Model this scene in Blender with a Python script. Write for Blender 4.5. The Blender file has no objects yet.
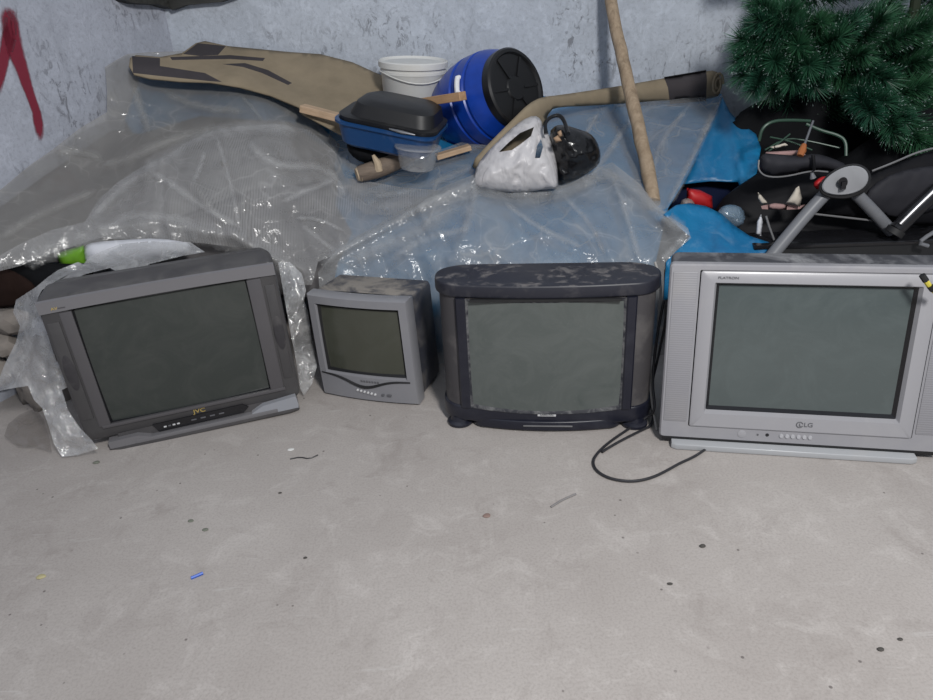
import bpy, bmesh, math, random
import numpy as np
from mathutils import Vector, Matrix, noise
from mathutils.geometry import delaunay_2d_cdt

C = bpy.context.scene.collection
SC = bpy.context.scene
random.seed(7)

# ------------------------------------------------------------------ camera
F = 705.0; PITCH = math.radians(26.17); ROLL = math.radians(3.25); HC = 1.235
_r = Vector((1, 0, 0)); FW = Vector((0, math.cos(PITCH), -math.sin(PITCH))); _u = Vector((0, math.sin(PITCH), math.cos(PITCH)))
_c, _s = math.cos(ROLL), math.sin(ROLL)
CX = _c*_r - _s*_u; CY = _s*_r + _c*_u
CAM = Vector((0, 0, HC))
cam = bpy.data.objects.new('camera', bpy.data.cameras.new('camera')); C.objects.link(cam)
cam.matrix_world = Matrix(((CX.x, CY.x, -FW.x, 0), (CX.y, CY.y, -FW.y, 0), (CX.z, CY.z, -FW.z, HC), (0, 0, 0, 1)))
cam.data.sensor_width = 36; cam.data.lens = F/933*36; cam.data.clip_start = .05
SC.camera = cam

# ------------------------------------------------------------------ light
w = bpy.data.worlds.new('world'); SC.world = w; w.use_nodes = True
bg = w.node_tree.nodes['Background']; bg.inputs[0].default_value = (.80, .88, 1.0, 1); bg.inputs[1].default_value = .42
def area(name, loc, target, size, energy, col):
    l = bpy.data.lights.new(name, 'AREA'); l.shape = 'DISK'; l.size = size; l.energy = energy; l.color = col
    o = bpy.data.objects.new(name, l); C.objects.link(o); o.location = loc
    o.rotation_euler = (Vector(target)-Vector(loc)).to_track_quat('-Z', 'Y').to_euler(); return o
area('ceiling_lamp_light', (.85, -.70, 2.7), (.25, 2.2, .3), .5, 120, (1.0, .985, .96))
SC.view_settings.view_transform = 'Standard'; SC.view_settings.look = 'None'
SC.view_settings.exposure = 0.02; SC.view_settings.gamma = 1; SC.view_settings.use_curve_mapping = False

# ------------------------------------------------------------------ helpers: placing
def ray(px, py): return FW + CX*((px-466.5)/F) + CY*((350-py)/F)
def PY(px, py, Y): d = ray(px, py); return CAM + d*(Y/d.y)
def PZ(px, py, Z=0.0): d = ray(px, py); return CAM + d*((Z-HC)/d.z)

class TPS:
    def __init__(s, pts):
        P = np.array(pts, float); s.p = P[:, :2]/300.; n = len(P)
        K = s.k(np.linalg.norm(s.p[:, None]-s.p[None], axis=2)) + 1e-4*np.eye(n)
        A = np.zeros((n+3, n+3)); A[:n, :n] = K; A[:n, n] = 1; A[:n, n+1:] = s.p; A[n, :n] = 1; A[n+1:, :n] = s.p.T
        s.w = np.linalg.solve(A, np.concatenate([P[:, 2], np.zeros(3)]))
    @staticmethod
    def k(r): return np.where(r > 1e-9, r*r*np.log(np.maximum(r, 1e-9)), 0)
    def __call__(s, x, y):
        q = np.array([x, y])/300.; n = len(s.p)
        return float(s.w[:n] @ s.k(np.linalg.norm(s.p-q, axis=1)) + s.w[n] + s.w[n+1:] @ q)

# ------------------------------------------------------------------ helpers: objects
def tag(o, label=None, cat=None, group=None, kind=None):
    if label: o['label'] = label
    if cat: o['category'] = cat
    if group: o['group'] = group
    if kind: o['kind'] = kind
    return o
def empty(name, loc=(0, 0, 0), rot=(0, 0, 0)):
    o = bpy.data.objects.new(name, None); C.objects.link(o); o.location = loc; o.rotation_euler = rot; o.empty_display_size = .05; return o
def obj(name, bm, mat, parent=None, smooth=True, auto=35):
    me = bpy.data.meshes.new(name)
    if auto and smooth:
        bm.normal_update()
        for e in bm.edges:
            if len(e.link_faces) == 2 and e.calc_face_angle(0) > math.radians(auto): e.smooth = False
    for f in bm.faces: f.smooth = smooth
    bm.to_mesh(me); bm.free()
    for m in (mat if isinstance(mat, (list, tuple)) else [mat]): me.materials.append(m)
    o = bpy.data.objects.new(name, me); C.objects.link(o)
    if parent: o.parent = parent
    return o
def B(): return bmesh.new()
def box(bm, x0, x1, y0, y1, z0, z1, bev=0, seg=2):
    r = bmesh.ops.create_cube(bm, size=1)
    for v in r['verts']: v.co = Vector((x0+(v.co.x+.5)*(x1-x0), y0+(v.co.y+.5)*(y1-y0), z0+(v.co.z+.5)*(z1-z0)))
    if bev:
        es = list({e for v in r['verts'] for e in v.link_edges})
        bmesh.ops.bevel(bm, geom=es, offset=bev, segments=seg, affect='EDGES', profile=.6)
    return bm
def loft(bm, loops, closed=True, cap0=False, cap1=False):
    L = [[bm.verts.new(p) for p in lp] for lp in loops]
    n = len(L[0])
    for a, b in zip(L, L[1:]):
        for i in range(n if closed else n-1):
            j = (i+1) % n
            try: bm.faces.new((a[i], a[j], b[j], b[i]))
            except ValueError: pass
    if cap0: bm.faces.new(L[0][::-1])
    if cap1: bm.faces.new(L[-1])
    return L
def rr(x0, x1, z0, z1, r, y, n=5):
    pts = []
    for cx, cz, a0 in ((x1-r, z1-r, 0), (x0+r, z1-r, 90), (x0+r, z0+r, 180), (x1-r, z0+r, 270)):
        for k in range(n+1):
            a = math.radians(a0+90*k/n); pts.append(Vector((cx+r*math.cos(a), y, cz+r*math.sin(a))))
    return pts
def subdiv_rect_loop(x0, x1, z0, z1, y, n=16):
    p = []
    for i in range(n): p.append(Vector((x1-(x1-x0)*i/n, y, z1)))
    for i in range(n): p.append(Vector((x0, y, z1-(z1-z0)*i/n)))
    for i in range(n): p.append(Vector((x0+(x1-x0)*i/n, y, z0)))
    for i in range(n): p.append(Vector((x1, y, z0+(z1-z0)*i/n)))
    return p
def ring(bm, specs, cap0=False, cap1=False, n=5):
    loft(bm, [rr(*s, n=n) for s in specs], True, cap0, cap1); bmesh.ops.recalc_face_normals(bm, faces=bm.faces); return bm
def sring(bm, specs, n=16, cap1=False):
    loft(bm, [subdiv_rect_loop(*s, n=n) for s in specs], True, False, cap1); return bm
def tube(bm, pts, r, n=8, caps=True, smooth=0):
    P = [Vector(p) for p in pts]
    for _ in range(smooth):
        Q = [P[0]]
        for a, b in zip(P, P[1:]): Q += [a*.75+b*.25, a*.25+b*.75]
        P = Q+[P[-1]]
    R = r if isinstance(r, (list, tuple)) else None
    t = (P[1]-P[0]).normalized(); u = t.orthogonal().normalized(); loops = []
    for i, p in enumerate(P):
        t2 = (P[min(i+1, len(P)-1)]-P[max(i-1, 0)]).normalized()
        u = (u-t2*u.dot(t2)).normalized(); v = t2.cross(u)
        f = i/(len(P)-1); rad = r if R is None else R[min(int(f*(len(R)-1)), len(R)-2)]*(1-(f*(len(R)-1)-min(int(f*(len(R)-1)), len(R)-2)))+R[min(int(f*(len(R)-1)), len(R)-2)+1]*(f*(len(R)-1)-min(int(f*(len(R)-1)), len(R)-2))
        loops.append([p+(u*math.cos(k*2*math.pi/n)+v*math.sin(k*2*math.pi/n))*rad for k in range(n)])
    loft(bm, loops, True, caps, caps); return bm
def lathe(bm, prof, n=40, M=None, cap0=False, cap1=False):
    loops = []
    for r, z in prof:
        lp = [Vector((r*math.cos(2*math.pi*k/n), r*math.sin(2*math.pi*k/n), z)) for k in range(n)]
        if M: lp = [M @ p for p in lp]
        loops.append(lp)
    loft(bm, loops, True, cap0, cap1); bmesh.ops.recalc_face_normals(bm, faces=bm.faces); return bm
def prism(bm, poly, z0, z1, bev=0):
    a = [bm.verts.new((x, y, z0)) for x, y in poly]; b = [bm.verts.new((x, y, z1)) for x, y in poly]; n = len(poly)
    f = [bm.faces.new(a[::-1]), bm.faces.new(b)]
    for i in range(n): bm.faces.new((a[i], a[(i+1) % n], b[(i+1) % n], b[i]))
    bmesh.ops.recalc_face_normals(bm, faces=bm.faces)
    if bev: bmesh.ops.bevel(bm, geom=[e for ff in f for e in ff.edges], offset=bev, segments=3, affect='EDGES', profile=.5)
    return bm
def fan_cap_grid(bm, x0, x1, z0, z1, y, bulge, nx=16, nz=12, r=.0):
    """curved glass: a grid bulged towards -y"""
    V = {}
    for i in range(nx+1):
        for j in range(nz+1):
            a = 2*i/nx-1; b = 2*j/nz-1
            V[i, j] = bm.verts.new((x0+(x1-x0)*i/nx, y-bulge*(1-.5*a*a-.5*b*b), z0+(z1-z0)*j/nz))
    for i in range(nx):
        for j in range(nz): bm.faces.new((V[i, j], V[i+1, j], V[i+1, j+1], V[i, j+1]))
    return bm
def text(name, body, size, loc, mat, parent, rot=(math.pi/2, 0, 0), ext=.0006, sx=1.0, shear=0):
    cu = bpy.data.curves.new('txt', 'FONT'); cu.body = body; cu.size = size; cu.extrude = ext; cu.align_x = 'CENTER'; cu.align_y = 'CENTER'; cu.shear = shear; cu.offset = size*.012
    t = bpy.data.objects.new('txt', cu); C.objects.link(t)
    bpy.context.view_layer.update()
    me = bpy.data.meshes.new_from_object(t.evaluated_get(bpy.context.evaluated_depsgraph_get()))
    bpy.data.objects.remove(t); bpy.data.curves.remove(cu)
    me.materials.clear(); me.materials.append(mat)
    o = bpy.data.objects.new(name, me); C.objects.link(o); o.location = loc; o.rotation_euler = rot; o.scale = (sx, 1, 1); o.parent = parent; return o

def inpoly(x, y, poly):
    c = False; n = len(poly); j = n-1
    for i in range(n):
        xi, yi = poly[i]; xj, yj = poly[j]
        if (yi > y) != (yj > y) and x < (xj-xi)*(y-yi)/(yj-yi)+xi: c = not c
        j = i
    return c
def smooth_poly(p, k=2, closed=True):
    for _ in range(k):
        q = []
        for i in range(len(p)):
            a, b = p[i], p[(i+1) % len(p)]
            q += [(a[0]*.75+b[0]*.25, a[1]*.75+b[1]*.25), (a[0]*.25+b[0]*.75, a[1]*.25+b[1]*.75)]
        p = q
    return p
def densify(p, step):
    q = []
    for i in range(len(p)):
        a, b = p[i], p[(i+1) % len(p)]; L = math.hypot(b[0]-a[0], b[1]-a[1]); n = max(1, int(L/step))
        for k in range(n): q.append((a[0]+(b[0]-a[0])*k/n, a[1]+(b[1]-a[1])*k/n))
    return q
def seg_dist(x, y, poly):
    d = 1e9
    for i in range(len(poly)):
        ax, ay = poly[i]; bx, by = poly[(i+1) % len(poly)]; dx, dy = bx-ax, by-ay
        t = max(0, min(1, ((x-ax)*dx+(y-ay)*dy)/(dx*dx+dy*dy+1e-9))); d = min(d, math.hypot(x-ax-t*dx, y-ay-t*dy))
    return d
def triang(outline, step, regions=(), seed=0):
    rnd = random.Random(seed)
    pts = densify(outline, step); n = len(pts); V = [Vector(p) for p in pts]
    edges = []
    for poly in regions:
        q = densify(poly, step); b = len(V); V += [Vector(p) for p in q]; edges += [(b+i, b+(i+1) % len(q)) for i in range(len(q))]
    xs = [p[0] for p in pts]; ys = [p[1] for p in pts]; y = min(ys); row = 0
    while y < max(ys):
        x = min(xs)+(step/2 if row % 2 else 0)
        while x < max(xs):
            a, b = x+rnd.uniform(-.15, .15)*step, y+rnd.uniform(-.15, .15)*step
            if inpoly(a, b, pts) and seg_dist(a, b, pts) > step*.45: V.append(Vector((a, b)))
            x += step
        y += step*.87; row += 1
    v, e, f, *_ = delaunay_2d_cdt(V, edges, [list(range(n))], 1, 1e-4)
    return v, f, pts
def wrinkle(p, kind):
    """height in metres of folds at a point, p in metres"""
    if kind is None: return 0
    amp, fr, sharp = kind
    q = Vector((p.x, p.y*.45, p.z*.45))*fr+Vector((p.z*fr*.3, 0, 0)) if fr < 16 else p*fr; q = q + Vector((noise.noise(q*.5+Vector((5, 3, 1))), noise.noise(q*.5+Vector((1, 9, 4))), noise.noise(q*.5)))*.8
    h = 0; a = 1
    for k in range(3):
        nn = noise.noise(q); h += a*((1-abs(nn)*2.2)*sharp + nn*(1-sharp)); q = q*2.1+Vector((3.7, 1.3, 8.1)); a *= .5
    return amp*h
def inside(P):
    d = P-CAM; t = 1
    if P.y > 3.488: t = 3.488/P.y
    if P.x < -2.65+.4*P.y+.012: t = min(t, (-2.65+.012)/(d.x-.4*d.y))
    return CAM+d*t
def patch(name, outline, depth, mat, parent=None, step=6, off=0.0, wr=None, regions=(), thick=0, smooth=0, seed=0, extra=None, soft=False):
    """a draped sheet: outline seen from the camera, lying at its own depth, folds added"""
    if smooth: outline = smooth_poly(outline, smooth)
    v, f, _ = triang(outline, step, [r[0] for r in regions], seed)
    bm = B(); vs = []; lay = bm.verts.layers.float.new('tip')
    dd = [seg_dist(p.x, p.y, outline) for p in v] if soft else None; dmx = max(dd) if soft else 1
    for p in v:
        Y = depth(p.x, p.y)+off
        P = PY(p.x, p.y, Y); h = wrinkle(P, wr)
        if extra: h += extra(p.x, p.y)
        vs.append(bm.verts.new(inside(CAM+(P-CAM)*(1-h/(P-CAM).length))))
    if soft:
        for x, q in zip(vs, dd): x[lay] = q/dmx
    mats = [mat]
    for r in regions:
        if r[1] is not None and r[1] not in mats: mats.append(r[1])
    for q in f:
        try: fc = bm.faces.new([vs[i] for i in q])
        except ValueError: continue
        cx = sum(v[i].x for i in q)/len(q); cy = sum(v[i].y for i in q)/len(q)
        for poly, m in regions:
            if inpoly(cx, cy, poly): fc.material_index = mats.index(m)
    bm.normal_update()
    if bm.faces and sum((fc.normal.dot(CAM-fc.calc_center_median()) for fc in bm.faces)) < 0: bmesh.ops.reverse_faces(bm, faces=bm.faces)
    o = obj(name, bm, mats, parent, auto=0)
    if thick:
        m = o.modifiers.new('thick', 'SOLIDIFY'); m.thickness = thick; m.offset = -1
    return o
def pillow(name, outline, Y, bulge, mat, parent=None, step=5, back=.6, wr=None, smooth=1, regions=(), power=.5, seed=0, extra=None):
    """a closed soft body: front and back surfaces meeting in the outline"""
    if smooth: outline = smooth_poly(outline, smooth)
    dep = Y if callable(Y) else (lambda a, b: Y)
    v, f, pts = triang(outline, step, [r[0] for r in regions], seed)
    D = [seg_dist(p.x, p.y, pts) for p in v]; dm = max(D) or 1
    bm = B(); fr = []; bk = []
    for p, d in zip(v, D):
        P = PY(p.x, p.y, dep(p.x, p.y)); k = min(1, d/dm)**power; k = 0 if d < .05 else k
        h = bulge*k+wrinkle(P, wr)*min(1, d/(dm*.3))+(extra(p.x, p.y)*min(1, d/3) if extra else 0)
        A = bm.verts.new(CAM+(P-CAM)*(1-h/(P-CAM).length)); fr.append(A)
        bk.append(A if d < .05 else bm.verts.new(CAM+(P-CAM)*(1+bulge*back*k/(P-CAM).length)))
    mats = [mat]
    for r in regions:
        if r[1] is not None and r[1] not in mats: mats.append(r[1])
    for q in f:
        cx = sum(v[i].x for i in q)/len(q); cy = sum(v[i].y for i in q)/len(q)
        if any(m is None and inpoly(cx, cy, poly) for poly, m in regions): continue
        for S in (fr, bk):
            ids = [S[i] for i in q]
            if S is bk and all(a is b for a, b in zip(ids, [fr[i] for i in q])): continue
            try: fc = bm.faces.new(ids if S is fr else ids[::-1])
            except ValueError: continue
            for poly, m in regions:
                if inpoly(cx, cy, poly): fc.material_index = mats.index(m)
    bmesh.ops.recalc_face_normals(bm, faces=bm.faces)
    return obj(name, bm, mats, parent, auto=0)
def blob(name, c, rad, mat, parent=None, amp=.15, fr=6, seed=0, sub=4, rot=0, smooth=True, zmin=None):
    bm = B(); bmesh.ops.create_icosphere(bm, subdivisions=sub, radius=1)
    R = Matrix.Rotation(rot, 3, 'Z')
    for v in bm.verts:
        n = noise.noise(v.co*fr*.3+Vector((seed*7.1, seed*3.3, seed)))+.5*noise.noise(v.co*fr*.8+Vector((seed, seed*5, 2)))
        p = v.co*(1+amp*n); p = R @ Vector((p.x*rad[0], p.y*rad[1], p.z*rad[2]))+Vector(c)
        if zmin is not None: p.z = max(p.z, zmin)
        v.co = p
    return obj(name, bm, mat, parent, smooth=smooth, auto=0 if smooth else 0)

# ------------------------------------------------------------------ materials
class M:
    def __init__(s, name):
        s.m = bpy.data.materials.new(name); s.m.use_nodes = True; s.t = s.m.node_tree; s.n = s.t.nodes; s.n.clear()
        s.out = s.n.new('ShaderNodeOutputMaterial')
    def N(s, t, **k):
        x = s.n.new(t)
        for a, b in k.items():
            if a.startswith('i_'):
                x.inputs[a[2:].replace('_', ' ')].default_value = b
            else: setattr(x, a, b)
        return x
    def L(s, a, b): s.t.links.new(a, b)
    def coords(s, scale=(1, 1, 1), src='Object'):
        tc = s.N('ShaderNodeTexCoord'); mp = s.N('ShaderNodeMapping'); mp.inputs['Scale'].default_value = scale; s.L(tc.outputs[src], mp.inputs[0]); return mp.outputs[0]
    def noise(s, vec, scale, detail=6, rough=.6, dist=0):
        x = s.N('ShaderNodeTexNoise'); x.inputs['Scale'].default_value = scale; x.inputs['Detail'].default_value = detail; x.inputs['Roughness'].default_value = rough; x.inputs['Distortion'].default_value = dist
        s.L(vec, x.inputs['Vector']); return x.outputs['Fac']
    def ramp(s, fac, stops):
        x = s.N('ShaderNodeValToRGB'); e = x.color_ramp.elements
        while len(e) > 1: e.remove(e[-1])
        for i, (p, c) in enumerate(stops):
            if not isinstance(c, (tuple, list)): c = (c, c, c)
            k = e[0] if i == 0 else e.new(p)
            k.position = p; k.color = (*c, 1)
        s.L(fac, x.inputs[0]); return x.outputs[0]
    def mix(s, fac, a, b, mode='MIX'):
        x = s.N('ShaderNodeMix'); x.data_type = 'RGBA'; x.blend_type = mode
        for sock, v in ((x.inputs[0], fac), (x.inputs[6], a), (x.inputs[7], b)):
            if isinstance(v, (int, float)): sock.default_value = v
            elif isinstance(v, (tuple, list)): sock.default_value = (*v, 1)
            else: s.L(v, sock)
        return x.outputs[2]
    def math(s, op, a, b=0):
        x = s.N('ShaderNodeMath'); x.operation = op
        for k, v in ((0, a), (1, b)):
            if isinstance(v, (int, float)): x.inputs[k].default_value = v
            else: s.L(v, x.inputs[k])
        return x.outputs[0]
    def bump(s, h, strength=.3, dist=.01):
        x = s.N('ShaderNodeBump'); x.inputs['Strength'].default_value = strength; x.inputs['Distance'].default_value = dist; s.L(h, x.inputs['Height']); return x.outputs[0]
    def bsdf(s, color, rough=.5, metal=0, normal=None, spec=.5, **kw):
        b = s.N('ShaderNodeBsdfPrincipled')
        for nm, v in (('Base Color', color), ('Roughness', rough), ('Metallic', metal)):
            if isinstance(v, (int, float)): b.inputs[nm].default_value = v
            elif isinstance(v, (tuple, list)): b.inputs[nm].default_value = (*v, 1)
            else: s.L(v, b.inputs[nm])
        b.inputs['Specular IOR Level'].default_value = spec
        for a, v in kw.items(): b.inputs[a.replace('_', ' ')].default_value = v
        if normal: s.L(normal, b.inputs['Normal'])
        return b.outputs[0]
    def done(s, sh): s.L(sh, s.out.inputs[0]); return s.m

def plain(name, col, rough=.5, metal=0, var=.12, scale=20, bump=.05, spec=.5):
    m = M(name); v = m.coords(); n = m.noise(v, scale)
    c = m.mix(m.ramp(n, [(.3, 0), (.7, 1)]), tuple(x*(1-var) for x in col), tuple(min(1, x*(1+var)) for x in col))
    return m.done(m.bsdf(c, rough, metal, m.bump(m.noise(v, scale*4), bump, .002) if bump else None, spec))
def dusty(name, col, dust, rough=.5, metal=0, lo=.45, hi=.6, scale=9, up=True, amount=.8, spec=.5, side=.25):
    """a body colour under settled dust: thick on upward faces, patchy elsewhere"""
    m = M(name); v = m.coords(); n = m.noise(v, scale, 8, .65, .6); p = m.ramp(n, [(lo, 0), (hi, 1)])
    if up:
        g = m.N('ShaderNodeTexCoord'); sp = m.N('ShaderNodeSeparateXYZ'); m.L(g.outputs['Normal'], sp.inputs[0])
        k = m.ramp(sp.outputs[2], [(.35, side), (.85, 1)]); p = m.math('MULTIPLY', p, k)
    p = m.math('MULTIPLY', p, amount)
    c = m.mix(p, col, dust)
    r = m.math('ADD', m.math('MULTIPLY', p, .9-rough), rough)
    return m.done(m.bsdf(c, r, metal, m.bump(m.noise(v, 60), .06, .002), spec))
def cloth(name, col, rough=.9, var=.2, weave=300, bump=.15):
    m = M(name); v = m.coords(); n = m.noise(v, 7, 7, .65)
    c = m.mix(n, tuple(x*(1-var*2) for x in col), tuple(min(1, x*(1+var)) for x in col))
    return m.done(m.bsdf(c, rough, 0, m.bump(m.noise(v, weave, 2), bump, .002), .12))
def film(name, col, haze, rough=.35, bumps=((14, .6, .02), (60, .4, .006)), gloss=.09, var=.25, vscale=3, stripes=None, grough=.16, crease=.28, soft=False):
    m = M(name); v = m.coords()
    n = m.noise(v, vscale, 6, .6, .5); h = m.math('ADD', m.math('MULTIPLY', m.math('SUBTRACT', n, .5), var*2), haze)
    nrm = None; hh = None
    for sc, st, di in bumps:
        a = m.noise(v, sc, 4, .55, .8); a = m.math('MULTIPLY', a, di*40); hh = a if hh is None else m.math('ADD', hh, a)
    nrm = m.bump(hh, .55, .02)
    if stripes:
        wv = m.N('ShaderNodeTexWave'); wv.inputs['Scale'].default_value = stripes; wv.inputs['Distortion'].default_value = 1.2; wv.inputs['Detail'].default_value = 1; m.L(m.coords((1, .2, .25)), wv.inputs[0])
        st = m.ramp(wv.outputs['Fac'], [(.15, -.0), (.5, .16)]); h = m.math('ADD', h, m.math('MULTIPLY', st, m.ramp(m.noise(v, 2.2, 2), [(.45, 0), (.6, 1)])))
    if crease:
        dn = m.N('ShaderNodeTexNoise'); dn.inputs['Scale'].default_value = 3.0; dn.inputs['Detail'].default_value = 3; m.L(v, dn.inputs['Vector'])
        vm = m.N('ShaderNodeVectorMath'); vm.operation = 'MULTIPLY_ADD'; m.L(dn.outputs['Color'], vm.inputs[0]); vm.inputs[1].default_value = (.35, .35, .35); m.L(v, vm.inputs[2])
        for sc, wd, am in ((4.2, .035, crease), (9.5, .03, crease*.6)):
            vo = m.N('ShaderNodeTexVoronoi'); vo.feature = 'DISTANCE_TO_EDGE'; vo.inputs['Scale'].default_value = sc; m.L(vm.outputs[0], vo.inputs['Vector'])
            k = m.math('MULTIPLY', m.ramp(vo.outputs['Distance'], [(.0, 1), (wd, .25), (wd*4, 0)]), m.ramp(m.noise(v, 2.7*sc/4, 2), [(.46, 0), (.62, 1)]))
            h = m.math('ADD', h, m.math('MULTIPLY', k, am)); hh = m.math('ADD', hh, m.math('MULTIPLY', k, .5))
        nrm = m.bump(hh, .6, .02)
    h = m.math('MAXIMUM', m.math('MINIMUM', h, .97), .02)
    if soft:
        at = m.N('ShaderNodeAttribute'); at.attribute_name = 'tip'; sf = m.ramp(m.math('ADD', at.outputs['Fac'], m.math('MULTIPLY', m.math('SUBTRACT', m.noise(v, 30, 4, .6), .5), .5)), [(.05, 0), (.9, 1)]); h = m.math('MULTIPLY', h, sf)
    tr = m.N('ShaderNodeBsdfTransparent'); d = m.N('ShaderNodeBsdfDiffuse'); d.inputs[0].default_value = (*col, 1)
    tl = m.N('ShaderNodeBsdfTranslucent'); tl.inputs[0].default_value = (*col, 1)
    dd = m.N('ShaderNodeMixShader'); dd.inputs[0].default_value = .3; m.L(d.outputs[0], dd.inputs[1]); m.L(tl.outputs[0], dd.inputs[2])
    m1 = m.N('ShaderNodeMixShader'); m.L(h, m1.inputs[0]); m.L(tr.outputs[0], m1.inputs[1]); m.L(dd.outputs[0], m1.inputs[2])
    g = m.N('ShaderNodeBsdfGlossy'); g.inputs['Roughness'].default_value = grough; g.inputs[0].default_value = (1, 1, 1, 1); m.L(nrm, g.inputs['Normal'])
    m2 = m.N('ShaderNodeMixShader'); m2.inputs[0].default_value = gloss
    if soft: m.L(m.math('MULTIPLY', sf, gloss), m2.inputs[0])
    m.L(m1.outputs[0], m2.inputs[1]); m.L(g.outputs[0], m2.inputs[2])
    return m.done(m2.outputs[0])
def concrete():
    m = M('concrete floor'); v = m.coords()
    a = m.noise(v, 1.6, 6, .6, .3); b = m.noise(v, 9, 8, .68, .9); f = m.noise(v, 160, 3, .6)
    c = m.mix(m.ramp(a, [(.3, 0), (.7, 1)]), (.335, .305, .288), (.425, .394, .374))
    c = m.mix(m.math('MULTIPLY', m.ramp(b, [(.52, 0), (.68, 1)]), .5), c, (.50, .468, .448))
    c = m.mix(m.math('MULTIPLY', m.ramp(m.noise(v, 5.3, 7, .7, 1.2), [(.54, 0), (.68, 1)]), .5), c, (.275, .245, .23))
    c = m.mix(m.math('MULTIPLY', m.ramp(f, [(.35, 1), (.55, 0)]), .3), c, (.22, .20, .185))
    vo = m.N('ShaderNodeTexVoronoi'); vo.inputs['Scale'].default_value = 17; m.L(v, vo.inputs['Vector'])
    sp = m.math('MULTIPLY', m.ramp(vo.outputs['Distance'], [(.045, 1), (.075, 0)]), m.ramp(m.noise(v, 6, 2), [(.5, 0), (.56, 1)]))
    c = m.mix(m.math('MULTIPLY', sp, .85), c, (.12, .105, .10))
    # light scrape marks
    mp = m.coords((3, 26, 1)); mp2 = m.N('ShaderNodeMapping'); mp2.inputs['Rotation'].default_value = (0, 0, .6); m.L(mp, mp2.inputs[0])
    s1 = m.math('MULTIPLY', m.ramp(m.noise(mp2.outputs[0], 2.2, 5, .7, .4), [(.62, 0), (.72, 1)]), .4)
    c = m.mix(s1, c, (.50, .485, .47))
    h = m.math('ADD', m.math('MULTIPLY', b, .5), m.math('MULTIPLY', f, .35))
    return m.done(m.bsdf(c, .82, 0, m.bump(h, .25, .006), .3))
def plaster(name, base, seedoff=0):
    m = M(name); tc = m.N('ShaderNodeTexCoord'); mp = m.N('ShaderNodeMapping'); mp.inputs['Location'].default_value = (seedoff, seedoff*.7, seedoff*.3); m.L(tc.outputs['Object'], mp.inputs[0]); v = mp.outputs[0]
    a = m.noise(v, 1.7, 7, .65, .6); b = m.noise(v, 13, 9, .75, .8)
    c = m.mix(m.ramp(a, [(.3, 0), (.7, 1)]), tuple(x*.86 for x in base), tuple(x*1.08 for x in base))
    c = m.mix(m.math('MULTIPLY', m.ramp(b, [(.48, 0), (.66, 1)]), .6), c, tuple(x*1.28 for x in base))
    # grey flaking patches and dark flecks where the whitewash has come off
    st = m.N('ShaderNodeMapping'); st.inputs['Scale'].default_value = (1, 1, .55); m.L(v, st.inputs[0])
    fl = m.noise(st.outputs[0], 26, 8, .72, 1.2); area_ = m.ramp(m.noise(v, 2.6, 3, .55, .4), [(.45, 0), (.62, 1)])
    fleck = m.math('MULTIPLY', m.ramp(fl, [(.545, 0), (.60, 1)]), area_)
    c = m.mix(m.math('MULTIPLY', fleck, .65), c, (.10, .10, .11))
    ver = m.N('ShaderNodeMapping'); ver.inputs['Scale'].default_value = (7, 7, .8); m.L(v, ver.inputs[0])
    dr = m.math('MULTIPLY', m.ramp(m.noise(ver.outputs[0], 2.4, 6, .7, .5), [(.58, 0), (.75, 1)]), .35)
    c = m.mix(dr, c, tuple(x*.62 for x in base)); gr = m.noise(v, 75, 5, .7); c = m.mix(m.math('MULTIPLY', m.ramp(gr, [(.38, 1), (.5, 0)]), .35), c, tuple(x*.6 for x in base))
    h = m.math('ADD', b, m.math('MULTIPLY', fleck, -.6))
    return m.done(m.bsdf(c, .9, 0, m.bump(h, .35, .012), .2))
def grooved(name, col, scale, axis='x', rough=.5, dark=.6):
    """fine speaker-grille lines"""
    m = M(name); v = m.coords(); sp = m.N('ShaderNodeSeparateXYZ'); m.L(v, sp.inputs[0])
    k = m.math('SINE', m.math('MULTIPLY', sp.outputs[{'x': 0, 'z': 2}[axis]], scale*2*math.pi))
    f = m.ramp(k, [(.2, 0), (.8, 1)])
    c = m.mix(f, tuple(x*dark for x in col), col)
    n = m.noise(v, 8, 6); c = m.mix(m.math('MULTIPLY', m.ramp(n, [(.5, 0), (.75, 1)]), .25), c, (.33, .31, .29))
    return m.done(m.bsdf(c, rough, 0, m.bump(k, .15, .001), .4))
def glass(name, col, dust=(.30, .30, .28), amount=.22, rough=.12):
    m = M(name); v = m.coords(); n = m.noise(v, 7, 9, .7, 1.0)
    f = m.math('MULTIPLY', m.ramp(n, [(.42, 0), (.75, 1)]), amount)
    f2 = m.math('MULTIPLY', m.ramp(m.noise(v, 70, 4, .7), [(.62, 0), (.72, 1)]), amount*.8)
    c = m.mix(m.math('MAXIMUM', f, f2), col, dust)
    r = m.math('ADD', m.math('MULTIPLY', f, .6), rough)
    return m.done(m.bsdf(c, r, 0, None, .55))
def wood(name, a, b, scale=(6, 60, 60), rough=.7, dirt=.25):
    m = M(name); v = m.coords(scale); n = m.noise(v, 1, 6, .65, .8); c = m.mix(m.ramp(n, [(.3, 0), (.7, 1)]), a, b)
    d = m.math('MULTIPLY', m.ramp(m.noise(m.coords(), 14, 6, .7), [(.5, 0), (.7, 1)]), dirt); c = m.mix(d, c, tuple(x*.4 for x in a))
    return m.done(m.bsdf(c, rough, 0, m.bump(n, .3, .004), .3))
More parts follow.
